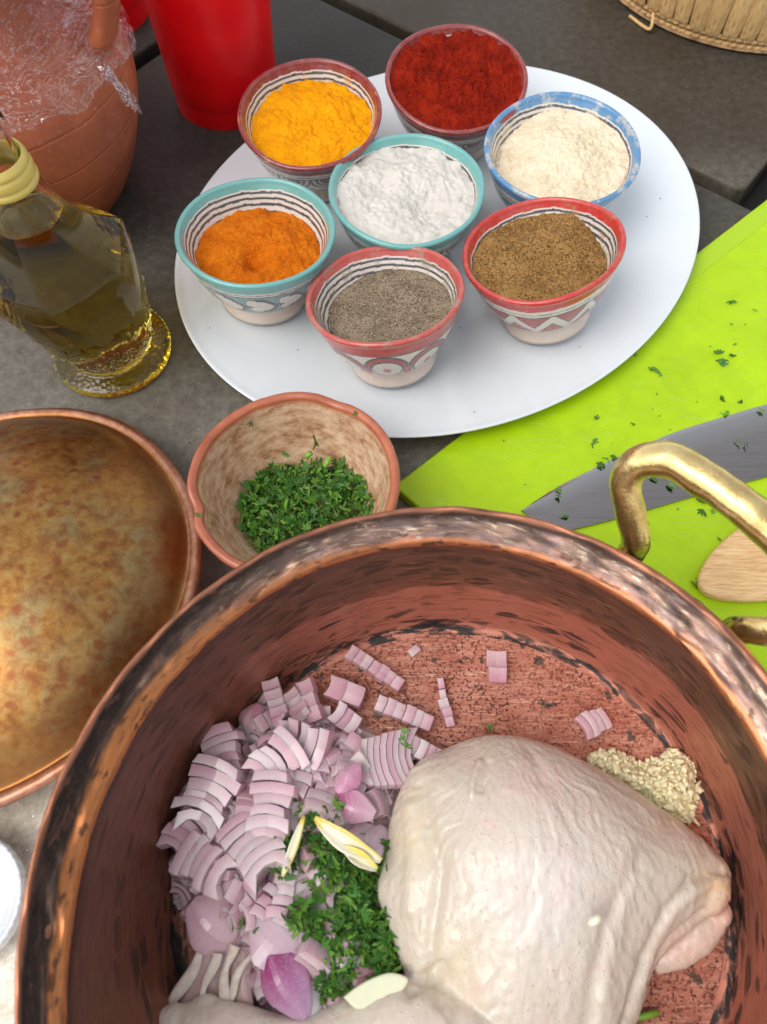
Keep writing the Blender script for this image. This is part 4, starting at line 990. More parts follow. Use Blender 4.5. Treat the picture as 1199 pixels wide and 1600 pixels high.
# ------------------------------------------------------------------ pressed glass dish at the left border
g = G('frosted_pressed_glass'); c = g.coords(); n1 = g.noise(c, 5, 4, .7)
g.P(Base_Color=(.90, .93, .97), Roughness=.12, Transmission_Weight=.35, IOR=1.5); g.b.inputs['Coat Weight'].default_value = 1
rr = g.sep(c); rad_ = g.math('SQRT', g.math('ADD', g.math('MULTIPLY', rr[0], rr[0]), g.math('MULTIPLY', rr[1], rr[1])))
g.bump(g.math('ADD', g.math('MULTIPLY', g.math('SINE', g.math('ADD', g.math('MULTIPLY', rad_, 22), g.math('MULTIPLY', n1, 5))), .3), n1), .7, .06); M_FROST = g.m
p = [(.02, .1), (1.9, .1), (2.2, 0), (2.5, .2), (2.75, .9), (2.8, 1.5), (2.65, 1.62), (2.45, 1.45), (2.2, 1.3), (1.6, 1.22), (.8, 1.25), (.02, 1.2)]
V, F, UV, _ = lathe([tuple(q) for q in catmull(p, 5)], 96, lambda th, k, r, z, v: (r + (.03 * math.cos(40 * th) if r > 2.4 else 0), z))
o = weld(mesh('glass_dish', V, F, M_FROST)); gp = at(-62, 1410, 1.3); o.location = (gp[0] * U, gp[1] * U, .0002)
tag(o, 'small clear pressed glass dish with rippled rings at the left border', 'dish')

# ------------------------------------------------------------------ chicken leg
FLOOR = .66
SK = .88
g = G('raw_chicken_skin'); c = g.coords(); t = g.attr()
n1 = g.noise(c, .5, 4, .6); n2 = g.noise(g.coords('Object', (2.2, .8, 1), rot=(0, 0, .25)), 2.0, 5, .7); n3 = g.voro(g.coords('Object', (1.3, .8, 1)), 3.2)
colr = g.mix(g.ramp(n2, [(.40, 0), (.65, .45)]), t, (.69, .63, .565))
colr = g.mix(g.ramp(n1, [(.52, 0), (.70, .38)]), colr, (.74, .50, .44))
g.P(Base_Color=colr, Roughness=g.rng(n1, .35, .65, .14, .42)); sss(g, .40, (1, .5, .32), .4)
g.b.inputs['Coat Weight'].default_value = .45; g.b.inputs['Coat Roughness'].default_value = .14
pore = g.ramp(g.voro(g.coords('Object', (1.0, .8, 1)), 4.2), [(.0, 1), (.22, 0)])
g.bump(g.math('ADD', g.math('MULTIPLY', n2, .8), g.math('ADD', g.math('MULTIPLY', n3, .3), g.math('MULTIPLY', pore, .8))), .6, .09); M_SKIN = g.m
def outline(pts, n=240):
    P = catmull([(*at(a, b, h)[:2], 0) for a, b, h in pts] + [(*at(*pts[0])[:2], 0)], 10)[:-1, :2]; return P
thigh = outline([(700, 1165, 2.6), (745, 1149, 2.6), (800, 1147, 2.6), (855, 1160, 2.5), (905, 1184, 2.4), (960, 1215, 2.3), (1010, 1248, 2.2), (1060, 1282, 2.1), (1105, 1322, 2.0), (1136, 1355, 1.9), (1130, 1400, 1.9), (1080, 1450, 2.0),
                 (1030, 1500, 2.0), (1010, 1545, 2.0), (990, 1600, 2.0), (960, 1680, 2.0), (880, 1740, 2.0), (780, 1740, 2.0), (720, 1660, 2.0), (690, 1590, 2.1), (668, 1545, 2.2), (640, 1532, 2.2), (622, 1500, 2.2), (606, 1450, 2.3), (589, 1392, 2.3), (600, 1345, 2.4), (608, 1290, 2.4), (622, 1240, 2.5), (650, 1192, 2.6)])
cen = thigh.mean(0) + np.array([.3, .8])
n = len(thigh); V = []; F = []
rings = [(s, 1) for s in np.linspace(.04, .99, 26)] + [(1.0, 0)] + [(s, -1) for s in (.985, .95, .9, .8, .6, .3, .05)]
ZE = 2.2
def topz(x, y):
    d1 = np.exp(-(((x - cen[0] + .5) / 6.0) ** 2 + ((y - cen[1] - .8) / 5.5) ** 2)); return 3.6 + 1.9 * d1
for s, sd in rings:
    for p in thigh:
        q = cen + (p - cen) * s
        if sd == 1: z = ZE + (topz(*q) - ZE) * (1 - s ** 2.6) ** .52
        elif sd == 0: z = ZE
        else: z = ZE - (ZE - FLOOR - .02) * (1 - s ** 7) ** .5
        V.append((q[0], q[1], z))
V.append((cen[0], cen[1], topz(*cen))); V.append((cen[0], cen[1], FLOOR + .02)); m = len(rings)
for k in range(m - 1):
    for i in range(n): F.append((k * n + i, k * n + (i + 1) % n, (k + 1) * n + (i + 1) % n, (k + 1) * n + i))
for i in range(n): F.append((m * n, (0) * n + (i + 1) % n, i)); F.append((m * n + 1, (m - 1) * n + i, (m - 1) * n + (i + 1) % n))
parts = [(V, F)]
def ell(cx, cy, cz, a, b, c_, rz=0, ry=0, seg=24):
    V = []; F = []; M = np.array(Euler((0, ry, rz)).to_matrix())
    for i in range(seg // 2 + 1):
        for j in range(seg):
            ph = math.pi * i / (seg // 2); t = 2 * math.pi * j / seg
            V.append(M @ np.array([a * math.sin(ph) * math.cos(t), b * math.sin(ph) * math.sin(t), c_ * math.cos(ph)]) + np.array([cx, cy, cz]))
    for i in range(seg // 2):
        for j in range(seg): F.append((i * seg + j, i * seg + (j + 1) % seg, (i + 1) * seg + (j + 1) % seg, (i + 1) * seg + j))
    return V, F
# drumstick along the bottom of the picture, ankle to the left
ank = [at(255, 1625, 1.6), at(300, 1615, 1.8), at(360, 1608, 1.9), at(430, 1630, 2.0), at(500, 1643, 2.1), at(570, 1622, 2.3), at(650, 1612, 2.5), at(730, 1640, 2.5), at(800, 1620, 2.0)]
rad = [.75, 1.15, .95, 1.0, 1.35, 1.65, 1.95, 1.85, 1.3]
Pp = catmull(ank, 8); Rr = np.interp(np.linspace(0, 8, len(Pp)), range(9), rad)
Pp[:, 2] = np.maximum(Pp[:, 2], FLOOR + Rr * .92)
V_, F_, _ = tube(Pp, Rr, 28, 1.0, .92); parts.append((V_, F_))
a_ = at(275, 1600, 1.9); parts.append(ell(a_[0], a_[1], 1.9, 1.0, .75, .8)); a_ = at(322, 1582, 1.7); parts.append(ell(a_[0], a_[1], 1.7, .8, .7, .7))
# knob of cartilage and the flap of flesh at the right
a_ = at(1115, 1392, 2.6); parts.append(ell(a_[0], a_[1], 2.5, 1.05, .72, .75, math.radians(60)))
a_ = at(1128, 1425, 2.2); parts.append(ell(a_[0], a_[1], 2.0, .45, .6, .55))
fa, fb = at(1120, 1432, 1.7), at(1020, 1512, 1.3)
V_, F_, _ = tube([fa, fa * .66 + fb * .34, fa * .33 + fb * .67, fb], [.55, .85, .8, .35], 20, 1.0, .8); parts.append((V_, F_))
bm = bmesh.new()
for V_, F_ in parts:
    vs_ = [bm.verts.new(Vector(v) * U) for v in V_]
    for f in F_:
        try: bm.faces.new([vs_[i] for i in f])
        except ValueError: pass
me = bpy.data.meshes.new('tmp'); bmesh.ops.recalc_face_normals(bm, faces=bm.faces); bm.to_mesh(me); bm.free()
tmp = bpy.data.objects.new('tmp', me); COL.objects.link(tmp)
md = tmp.modifiers.new('r', 'REMESH'); md.mode = 'VOXEL'; md.voxel_size = .00085; md.adaptivity = 0
md2 = tmp.modifiers.new('s', 'SMOOTH'); md2.factor = .6; md2.iterations = 9
dg = bpy.context.evaluated_depsgraph_get(); ev = tmp.evaluated_get(dg); me2 = bpy.data.meshes.new_from_object(ev)
bpy.data.objects.remove(tmp)
nv = len(me2.vertices); co = np.empty(nv * 3); me2.vertices.foreach_get('co', co); co = co.reshape(-1, 3) / U
nr = np.empty(nv * 3); me2.vertices.foreach_get('normal', nr); nr = nr.reshape(-1, 3)
def polydist(P, line):
    L = np.array(line); d = np.full(len(P), 1e9)
    for a, b in zip(L, L[1:]):
        ab_ = b - a; t = np.clip(((P - a) @ ab_) / (ab_ @ ab_), 0, 1); d = np.minimum(d, np.linalg.norm(P - (a + t[:, None] * ab_), axis=1))
    return d
def xy(*pts): return [at(a, b, h)[:2] for a, b, h in pts]
X = co[:, :2]; disp = np.zeros(nv); up = np.clip(nr[:, 2] * 1.6 + .15, 0, 1)
folds = [  # (line, depth, width) negative = crease
    (xy((1128, 1360, 3), (1075, 1375, 3.4), (1035, 1425, 3.3), (1000, 1500, 3), (975, 1600, 3)), -.22, .22), (xy((1120, 1375, 3), (1060, 1400, 3.2), (1020, 1460, 3.0), (1000, 1530, 2.8)), .12, .28), (xy((1095, 1425, 2.6), (1040, 1470, 2.4), (1012, 1530, 2.4)), -.25, .16),
    (xy((660, 1225, 4), (672, 1300, 4.5), (690, 1360, 4.6), (680, 1430, 4.2), (672, 1500, 3.4), (690, 1560, 3.2)), -.20, .28), (xy((640, 1260, 4), (645, 1340, 4.2), (640, 1420, 3.8)), .14, .35),
    (xy((752, 1188, 4.4), (742, 1215, 4.6), (738, 1240, 4.8)), .16, .13), (xy((765, 1190, 4.4), (752, 1235, 4.6)), -.10, .13),
    (xy((690, 1515, 3.2), (660, 1530, 2.8), (640, 1540, 2.4)), -.34, .26), (xy((690, 1510, 3.2), (716, 1560, 3.2), (710, 1620, 3)), -.12, .3),
    (xy((1050, 1290, 3), (1000, 1330, 4), (960, 1420, 4.6), (930, 1520, 4.2), (920, 1620, 4)), -.12, .35), (xy((985, 1370, 4.2), (955, 1460, 4.4), (945, 1560, 4)), .10, .3), (xy((830, 1170, 4), (850, 1215, 5)), -.10, .4), (xy((715, 1330, 4.6), (730, 1440, 4.5), (760, 1560, 4)), .08, .3)]
for ln, dp, w in folds:
    d = polydist(X, ln); disp += dp * np.exp(-(d / w) ** 2) * up
# skin wrinkles: ridged noise stretched along the leg, fanning out from the joint at the top
foc = at(810, 1120, 4)[:2]
for i in range(nv):
    x, y, z = co[i]
    if nr[i, 2] < -.3: continue
    a = math.atan2(x - foc[0], -(y - foc[1])); r = math.hypot(x - foc[0], y - foc[1])
    w = fbm(x * .5, y * .5, 3, 2)
    rid = 1 - abs(mnoise.noise(Vector((a * 11 + w * 1.2, r * .32, z * .4)))) * 2
    rid2 = 1 - abs(mnoise.noise(Vector((a * 27 + w * 2.5, r * .9, z)))) * 2
    cl = mnoise.noise(Vector((x * .5, y * .5, 9)))
    disp[i] += up[i] * ((.035 + .04 * cl) * rid * rid + .018 * rid2 + .10 * mnoise.noise(Vector((x * .45, y * .45, z * .4))) + .02 * mnoise.noise(Vector((x * 4, y * 3, z * 3))))
co2 = co + nr * disp[:, None]; co2[:, 2] = np.maximum(co2[:, 2], FLOOR + .015)
me2.vertices.foreach_set('co', (co2 * U).ravel())
# pigment of the skin itself: fatty yellow, pinkish where thin, waxy cartilage
C = np.tile(np.array([.67, .575, .465]), (nv, 1))
def paint(px, py, h, sx, sy, colr, k):
    global C
    p = at(px, py, h)[:2]; w = k * np.exp(-((X[:, 0] - p[0]) / sx) ** 2 - ((X[:, 1] - p[1]) / sy) ** 2); C = C * (1 - w[:, None]) + np.array(colr) * .82 * w[:, None]
paint(830, 1225, 4.5, 1.6, 1.0, (.92, .62, .58), .6); paint(900, 1275, 4.5, 2.2, 1.2, (.92, .66, .60), .5); paint(650, 1300, 4, .9, 2.0, (.95, .80, .50), .65); paint(720, 1500, 4, 1.4, 1.6, (.95, .80, .52), .6)
paint(700, 1180, 3.5, 1.6, .7, (.82, .66, .54), .5); paint(1060, 1300, 3, 1.6, .9, (.95, .66, .50), .6); paint(1115, 1392, 2.6, .75, .75, (.98, .68, .36), .95); paint(1125, 1430, 2, .7, .8, (.86, .50, .38), .9)
paint(1060, 1480, 1.6, 1.5, .9, (.92, .60, .50), .95); paint(1020, 1420, 3, 1.0, 1.6, (.84, .72, .60), .5); paint(300, 1590, 2, 1.6, 1.0, (.80, .66, .50), .6); paint(860, 1400, 5, 2.5, 2.5, (.86, .80, .78), .5)
ca = me2.color_attributes.new('tint', 'FLOAT_COLOR', 'POINT'); ca.data.foreach_set('color', np.concatenate([C, np.ones((nv, 1))], 1).astype(np.float32).ravel())
me2.polygons.foreach_set('use_smooth', [True] * len(me2.polygons))
chk = link_mesh('chicken_leg', me2, M_SKIN); tag(chk, 'raw pale chicken leg with wrinkled skin lying in the copper pot', 'chicken')

# ------------------------------------------------------------------ onion
g = G('onion_flesh'); t = g.attr(); c = g.coords(); n1 = g.noise(c, 1.6, 3); n2 = g.noise(g.coords('Object', (7, 7, 1)), 1.5, 3)
rv = g.objrand()
colr = g.mix(g.ramp(rv, [(0, 0), (.5, .35), (1, .9)]), g.mix(1.0, t, (1.05, 1.12, 1.08), 'MULTIPLY'), g.mix(1.0, t, (.90, .66, .74), 'MULTIPLY'))
colr = g.mix(g.ramp(n2, [(.5, 0), (.75, .25)]), colr, (.86, .78, .80))
g.P(Base_Color=colr, Roughness=.18, Transmission_Weight=.10); sss(g, .6, (1, .6, .7), .6); g.b.inputs['Coat Weight'].default_value = .3; g.b.inputs['Coat Roughness'].default_value = .1
g.bump(g.math('ADD', n1, g.math('MULTIPLY', n2, .5)), .25, .05); M_ONION = g.m
FL = np.array([.88, .66, .68]); EDGE = np.array([.40, .10, .22]); PALE = np.array([.80, .72, .70])
def olayer(r0, th, w, hz, r_, taper=1.0, skin=0.0, w2=None):
    """one onion layer: an arc of radius r0, thickness th, width w, height hz; centred on x=0"""
    ny = 5; V = []; C = []; F = []
    for b, rr in ((0, r0), (1, r0 + th)):
        for k in range(2):
            for j in range(ny):
                y = (j / (ny - 1) - .5) * w * (taper if k else 1)
                yy = max(-rr * .98, min(rr * .98, y)); x = math.sqrt(max(0, rr * rr - yy * yy)) - r0
                V.append((x, y, k * hz)); 
                e = 1.0 if b else .0
                cc = (FL * .55 + EDGE * .45) if e else FL * .85 + PALE * .15
                if skin: cc = cc * (1 - skin * b) + np.array([.40, .05, .20]) * skin * b
                C.append(cc * r_.uniform(.95, 1.04))
    idx = lambda b, k, j: b * 2 * ny + k * ny + j
    for j in range(ny - 1):
        F.append((idx(0, 1, j), idx(0, 1, j + 1), idx(0, 0, j + 1), idx(0, 0, j)))
        F.append((idx(1, 0, j), idx(1, 0, j + 1), idx(1, 1, j + 1), idx(1, 1, j)))
        F.append((idx(0, 1, j), idx(1, 1, j), idx(1, 1, j + 1), idx(0, 1, j + 1)))
        F.append((idx(0, 0, j + 1), idx(1, 0, j + 1), idx(1, 0, j), idx(0, 0, j)))
    for j in (0, ny - 1):
        q = (idx(0, 0, j), idx(1, 0, j), idx(1, 1, j), idx(0, 1, j)); F.append(q if j == 0 else q[::-1])
    return V, C, F
def chunk_meshes(nl, w, hz, seed, th=(.30, .42), r0=1.6, skin=0.0, gap=.015, slope=.0, jit=1.0):
    r_ = random.Random(seed); out = []; x = 0; rr = r0
    for k in range(nl):
        t_ = r_.uniform(*th); V, C, F = olayer(rr, t_, w * r_.uniform(.9, 1.04), hz * r_.uniform(.86, 1.08), r_, .94, skin if k == nl - 1 else 0)
        V = np.array(V); V[:, 0] += x; V[:, 1] += jit * r_.uniform(-.08, .08); V[:, 2] += r_.uniform(-.08, .14) + slope * k + .10 * np.abs(V[:, 1]) * r_.uniform(-1, 1); V += jit * np.array([[r_.uniform(-.07, .07), r_.uniform(-.09, .09), 0] for _ in range(2)])[(np.arange(len(V)) // 5) % 2]; V[:, 1] *= 1 + jit * .14 * np.sin(V[:, 0] * 2 + k); out.append((V, C, F)); x += t_ + gap; rr += t_ + gap
    for V, C, F in out: V[:, 0] -= x / 2
    return out
protos = []
def smooth_edges(o):
    md = o.modifiers.new('bevel', 'BEVEL'); md.width = .0004; md.segments = 1; md.limit_method = 'ANGLE'
def make_chunk(nl, w, hz, seed, name='onion_chunk', **k):
    root = empty(name, (0, 0, 0)); 
    for V, C, F in chunk_meshes(nl, w, hz, seed, **k):
        o = mesh('onion_layer', V, F, M_ONION, root, smooth=False, col=C)
    return root
def copy_chunk(src, name='onion_chunk'):
    r = src.copy(); r.name = name; COL.objects.link(r)
    for ch in src.children: c2 = ch.copy(); COL.objects.link(c2); c2.parent = r
    return r
def place(root, p, rz, tilt=(0, 0), sc=1.0):
    root.location = Vector(p) * U; root.rotation_euler = (tilt[0], tilt[1], rz); root.scale = (sc, sc, sc); return root
# loose pieces that can be told apart: (px, py, h, direction px, layers, w, hz, label)
def ang_of(ax, ay, bx, by, h):
    a, b = at(ax, ay, h), at(bx, by, h); return math.atan2(b[1] - a[1], b[0] - a[0]), math.hypot(b[0] - a[0], b[1] - a[1])
LG = 'loose onion pieces on the pot floor'
def loose(ax, ay, bx, by, h, nl, w, hz, lab, seed, tilt=(0, 0), r0=1.8, skin=0.0, name='onion_chunk'):
    a, L = ang_of(ax, ay, bx, by, h); t = L / nl
    root = make_chunk(nl, w, hz, seed, name, th=(t * .9, t * 1.02), r0=r0, skin=skin, gap=.01, jit=.3)
    p = (at(ax, ay, h) + at(bx, by, h)) / 2; place(root, (p[0], p[1], h), a, tilt); tag(root, lab, 'onion', LG); return root
loose(545, 1020, 630, 1075, FLOOR + .1, 7, .75, .55, 'long onion baton of seven layers, farthest piece on the pot floor', 1)
loose(776, 1020, 776, 1068, FLOOR + .02, 2, 1.0, .3, 'single square onion piece alone on the bare copper, right of the baton', 2, r0=3)
loose(910, 1140, 946, 1120, FLOOR + .05, 4, 1.25, .45, 'striped onion piece lying alone near the minced garlic', 3, r0=1.2)
loose(640, 1024, 655, 1012, FLOOR, 1, .45, .12, 'tiny onion flake right of the long onion baton', 4)
loose(688, 1062, 694, 1095, FLOOR + .05, 2, .32, .35, 'upper half of the bent thin onion shred', 5, (0, .1), r0=1)
loose(692, 1095, 704, 1138, FLOOR + .05, 3, .5, .4, 'lower half of the bent thin onion shred', 6, r0=1)
loose(590, 1100, 675, 1135, FLOOR + .25, 6, .85, .6, 'onion baton lying right of the broad striped slice top', 7)
loose(515, 1075, 570, 1095, FLOOR + .4, 2, 1.05, .6, 'curled onion chunk below the long baton', 8, r0=1.0)
loose(478, 1065, 500, 1130, FLOOR + .7, 3, .85, .55, 'curved onion sliver standing at the top of the heap', 9, (.3, 0), r0=1.2)
loose(425, 1070, 440, 1125, FLOOR + .8, 4, .9, .6, 'striped onion chunk at the top left of the heap', 10, (0, -.1))
loose(450, 1085, 478, 1130, FLOOR + .7, 4, 1.0, .6, 'onion chunk right beside the top left chunk', 12, (0, -.1))
loose(525, 1115, 560, 1140, FLOOR + .5, 3, 1.1, .5, 'curved pale onion chunk left of the broad striped slice', 13, r0=1.1)
loose(530, 1190, 556, 1150, FLOOR + .9, 2, .9, .5, 'pale onion wedge leaning on the broad striped slice', 14, (.3, .2), r0=1.3)
loose(640, 1165, 690, 1190, FLOOR + .5, 4, .95, .6, 'onion chunk between the broad slice and the chicken', 15)
loose(630, 1150, 655, 1185, FLOOR + .35, 3, 1.0, .6, 'onion chunk just right of the broad striped slice', 16)
# broad slice with fine vertical stripes
root = empty('onion_slice', (0, 0, 0)); r_ = random.Random(4)
for k in range(8):
    V, C, F = olayer(2.2 + k * .34, .31, 3.3 - .10 * k, .55 + .04 * math.sin(k), r_, .96, .35 if k == 0 else 0)
    V = np.array(V); V[:, 0] += k * .335 - 1.3; V[:, 2] += .05 * k * (k < 5) + r_.uniform(0, .05)
    mesh('onion_layer', V, F, M_ONION, root, smooth=False, col=C)
p = at(603, 1190, 2.2); place(root, (p[0], p[1], 1.75), math.pi + .12, (.18, -.12), .86); tag(root, 'broad onion slice with eight long curved stripes, beside the chicken', 'onion')
for j_, (px_, py_, rz_, nl_, w_, hh_, lab_) in enumerate([(330, 1228, 1.2, 6, 2.3, 3.15, 'long curved onion slice of six layers at the left of the heap'), (440, 1185, .7, 5, 2.0, 3.1, 'broad curved onion slice near the far side of the heap'), (392, 1320, 2.2, 6, 2.1, 3.3, 'broad onion slice of six layers in the middle of the heap'), (318, 1345, 2.6, 5, 1.9, 3.0, 'curved onion slice by the left copper wall'), (478, 1160, -.3, 5, 1.7, 2.6, 'onion slice left of the broad striped slice'), (350, 1180, 1.9, 6, 1.6, 2.7, 'onion slice leaning at the upper left of the heap'), (425, 1255, 1.5, 6, 1.8, 3.4, 'onion slice standing above its neighbours at the heap middle'), (300, 1290, 1.0, 5, 1.7, 2.8, 'small onion slice at the leftmost bulge of the heap'), (490, 1400, 1.7, 6, 1.9, 2.5, 'onion slice half covered by parsley')]):
    root = make_chunk(nl_, w_, .7, 90 + j_, 'onion_slice', th=(.36, .5), r0=1.0, gap=.02)
    p = at(px_, py_, hh_); place(root, (p[0], p[1], hh_ - .45), rz_, (.15 * math.sin(px_), .18 * math.cos(py_)), 1.0); tag(root, lab_, 'onion', 'larger onion slices on the heap')
# petals with purple skin
def petal(L, Wd, cup_, colA, colB, th=.32, nu=12, nvv=9, point=.6):
    V = []; C = []; F = []
    for s in (0, 1):
        for i in range(nu):
            u_ = i / (nu - 1); wd = Wd * np.interp(u_, [0, .12, .42, .62, .9, 1], [.18 + .5 * (.6 - point), .55, 1, .95, .5, .22 + .8 * (.6 - point)])
            for j in range(nvv):
                v_ = j / (nvv - 1) * 2 - 1; x = (u_ - .5) * L; y = v_ * wd / 2
                z = cup_ * .55 * (1 - abs(v_ + .15) ** 1.3) * (wd / Wd) + .22 * math.sin(math.pi * u_)
                V.append((x, y, z - (0 if s == 0 else th)))
                mixf = min(1, max(0, u_ * 1.25 - .2 + .12 * math.sin(j * 2.1))); c0 = np.array(colA) * (1 - mixf) + np.array(colB) * mixf
                if s == 1: c0 = np.array([.80, .70, .74])
                C.append(c0 * (.92 + .12 * ((j * 7) % 3) / 2))
    idx = lambda s, i, j: s * nu * nvv + i * nvv + j
    for i in range(nu - 1):
        for j in range(nvv - 1):
            F.append((idx(0, i, j), idx(0, i + 1, j), idx(0, i + 1, j + 1), idx(0, i, j + 1))); F.append((idx(1, i, j), idx(1, i, j + 1), idx(1, i + 1, j + 1), idx(1, i + 1, j)))
    for i in range(nu - 1):
        F.append((idx(0, i, 0), idx(1, i, 0), idx(1, i + 1, 0), idx(0, i + 1, 0))); F.append((idx(0, i, nvv - 1), idx(0, i + 1, nvv - 1), idx(1, i + 1, nvv - 1), idx(1, i, nvv - 1)))
    for j in range(nvv - 1):
        F.append((idx(0, 0, j), idx(0, 0, j + 1), idx(1, 0, j + 1), idx(1, 0, j))); F.append((idx(0, nu - 1, j), idx(1, nu - 1, j), idx(1, nu - 1, j + 1), idx(0, nu - 1, j + 1)))
    return V, F, C
def put_petal(ax, ay, bx, by, h, Wd, cupz, cA, cB, lab, tilt=(0, 0), point=.6):
    a, L = ang_of(ax, ay, bx, by, h); V, F, C = petal(L, Wd, cupz, cA, cB, point=point); o = mesh('onion_petal', V, F, M_ONION, col=C, smooth=False)
    p = (at(ax, ay, h) + at(bx, by, h)) / 2; o.location = (p[0] * U, p[1] * U, h * U); o.rotation_euler = (tilt[0], tilt[1], a); tag(o, lab, 'onion', 'onion petals in the heap'); return o
MAG = (.40, .05, .22); LIL = (.62, .42, .62); WHI = (.80, .72, .74)
put_petal(418, 1474, 478, 1592, 2.7, 1.9, .9, MAG, LIL, 'bright purple skinned onion petal at the bottom of the heap', (.15, .1))
put_petal(400, 1432, 470, 1500, 2.7, 2.6, .4, WHI, (.78, .66, .72), 'pale lilac onion petal just above the bright purple one', (-.1, 0), .35)
put_petal(455, 1495, 500, 1590, 2.2, 2.0, .5, WHI, WHI, 'pale inner side of onion beside the bright purple petal', (-.5, .1), .4)
put_petal(520, 1245, 585, 1275, 2.9, 1.4, .3, (.50, .14, .30), (.74, .52, .60), 'magenta edged onion petal above the garlic slivers', (.2, -.1), .5)
put_petal(470, 1245, 500, 1265, 3.0, .8, .2, MAG, (.65, .35, .5), 'small magenta onion scrap among the parsley at the heap middle', (.2, .1), .5)
put_petal(345, 1455, 400, 1405, 1.9, 1.2, .3, (.22, .03, .08), (.34, .06, .14), 'dark wine red onion skin showing under the lower heap', (.3, 0), .5)
put_petal(300, 1410, 375, 1480, 2.0, 2.4, .5, (.72, .50, .56), FL, 'large smooth onion petal at the lower left of the heap', (.1, .2), .4)
put_petal(545, 1400, 500, 1470, 2.0, 1.7, .3, WHI, FL, 'pale onion petal under the parsley', (.1, .1), .5)
put_petal(560, 1230, 530, 1205, 2.9, 1.6, .35, (.66, .30, .46), (.78, .58, .66), 'pink translucent onion petal left of the broad slice', (.1, .2), .5)
put_petal(405, 1100, 380, 1150, 1.6, 1.2, .3, (.60, .28, .36), FL, 'rosy onion petal leaning on the copper wall at the heap top', (.5, .2), .5)
put_petal(575, 1345, 600, 1290, 2.2, 1.2, .3, WHI, WHI, 'whitish onion petal between garlic sliver and chicken', (.1, .2), .5)

# the heap itself
heap_poly = xy((415, 1095, 2), (500, 1120, 2), (560, 1135, 2), (585, 1180, 2), (620, 1260, 2), (600, 1330, 2), (600, 1480, 2), (560, 1585, 2), (430, 1600, 1.6), (330, 1480, 1.5), (270, 1400, 1.8), (262, 1340, 1.8), (262, 1260, 1.8), (300, 1200, 1.8), (350, 1165, 1.8), (385, 1140, 1.8))
HP = np.array(heap_poly)
def inside(x, y, P=HP):
    c_ = False; n = len(P); j = n - 1
    for i in range(n):
        if (P[i][1] > y) != (P[j][1] > y) and x < (P[j][0] - P[i][0]) * (y - P[i][1]) / (P[j][1] - P[i][1] + 1e-12) + P[i][0]: c_ = not c_
        j = i
    return c_
def edge_d(x, y): return float(polydist(np.array([[x, y]]), np.vstack([HP, HP[:1]]))[0])
def heap_h(x, y): return FLOOR + 2.3 * (1 - math.exp(-edge_d(x, y) / 1.5)) + .3 * fbm(x * .4, y * .4, 77)
# dense underlayer of small bits, nobody could count it
V = []; F = []; C = []; r_ = random.Random(21)
x0, y0 = HP.min(0); x1, y1 = HP.max(0)
def bitbox(p, sx, sy, sz, M, cc):
    k = len(V); b = np.array([(a, b_, c_) for c_ in (-.5, .5) for b_ in (-.5, .5) for a in (-.5, .5)]) * np.array([sx, sy, sz])
    b[4:, :2] *= .8
    for q in b @ M.T + p: V.append(q); C.append(cc)
    for f in ((0, 2, 3, 1), (4, 5, 7, 6), (0, 1, 5, 4), (2, 6, 7, 3), (0, 4, 6, 2), (1, 3, 7, 5)): F.append(tuple(i + k for i in f))
for _ in range(2600):
    x, y = r_.uniform(x0, x1), r_.uniform(y0, y1)
    if not inside(x, y): continue
    z = r_.uniform(FLOOR + .1, max(FLOOR + .3, heap_h(x, y) - .15)); M = np.array(Euler((r_.uniform(-.6, .6), r_.uniform(-.6, .6), r_.uniform(0, 6.3))).to_matrix())
    bitbox(np.array([x, y, z]), r_.uniform(.5, 1.0), r_.uniform(.4, .8), r_.uniform(.2, .45), M, FL * r_.uniform(.75, 1.0))
tag(mesh('diced_onion_fill', V, F, M_ONION, smooth=False, col=np.array(C)), 'small diced onion bits filling the inside of the onion heap', 'onion', kind='stuff')
protos = [make_chunk(*a, seed=30 + i, th=(.42, .60), r0=1.1) for i, a in enumerate([(4, 1.35, .8), (5, 1.2, .8), (4, 1.5, .85), (6, 1.15, .8), (3, 1.5, .7), (4, 1.1, .8), (5, 1.5, .8), (3, 1.05, .7)])]
protos += [make_chunk(*a, seed=50 + i, th=(.16, .26), r0=.9, gap=.03) for i, a in enumerate([(2, 1.9, .35), (3, 1.7, .5), (1, 2.0, .6), (2, 1.5, .8)])]
used = [False] * len(protos); placed = []
HG = 'diced onion chunks of the big heap'; tries = 0
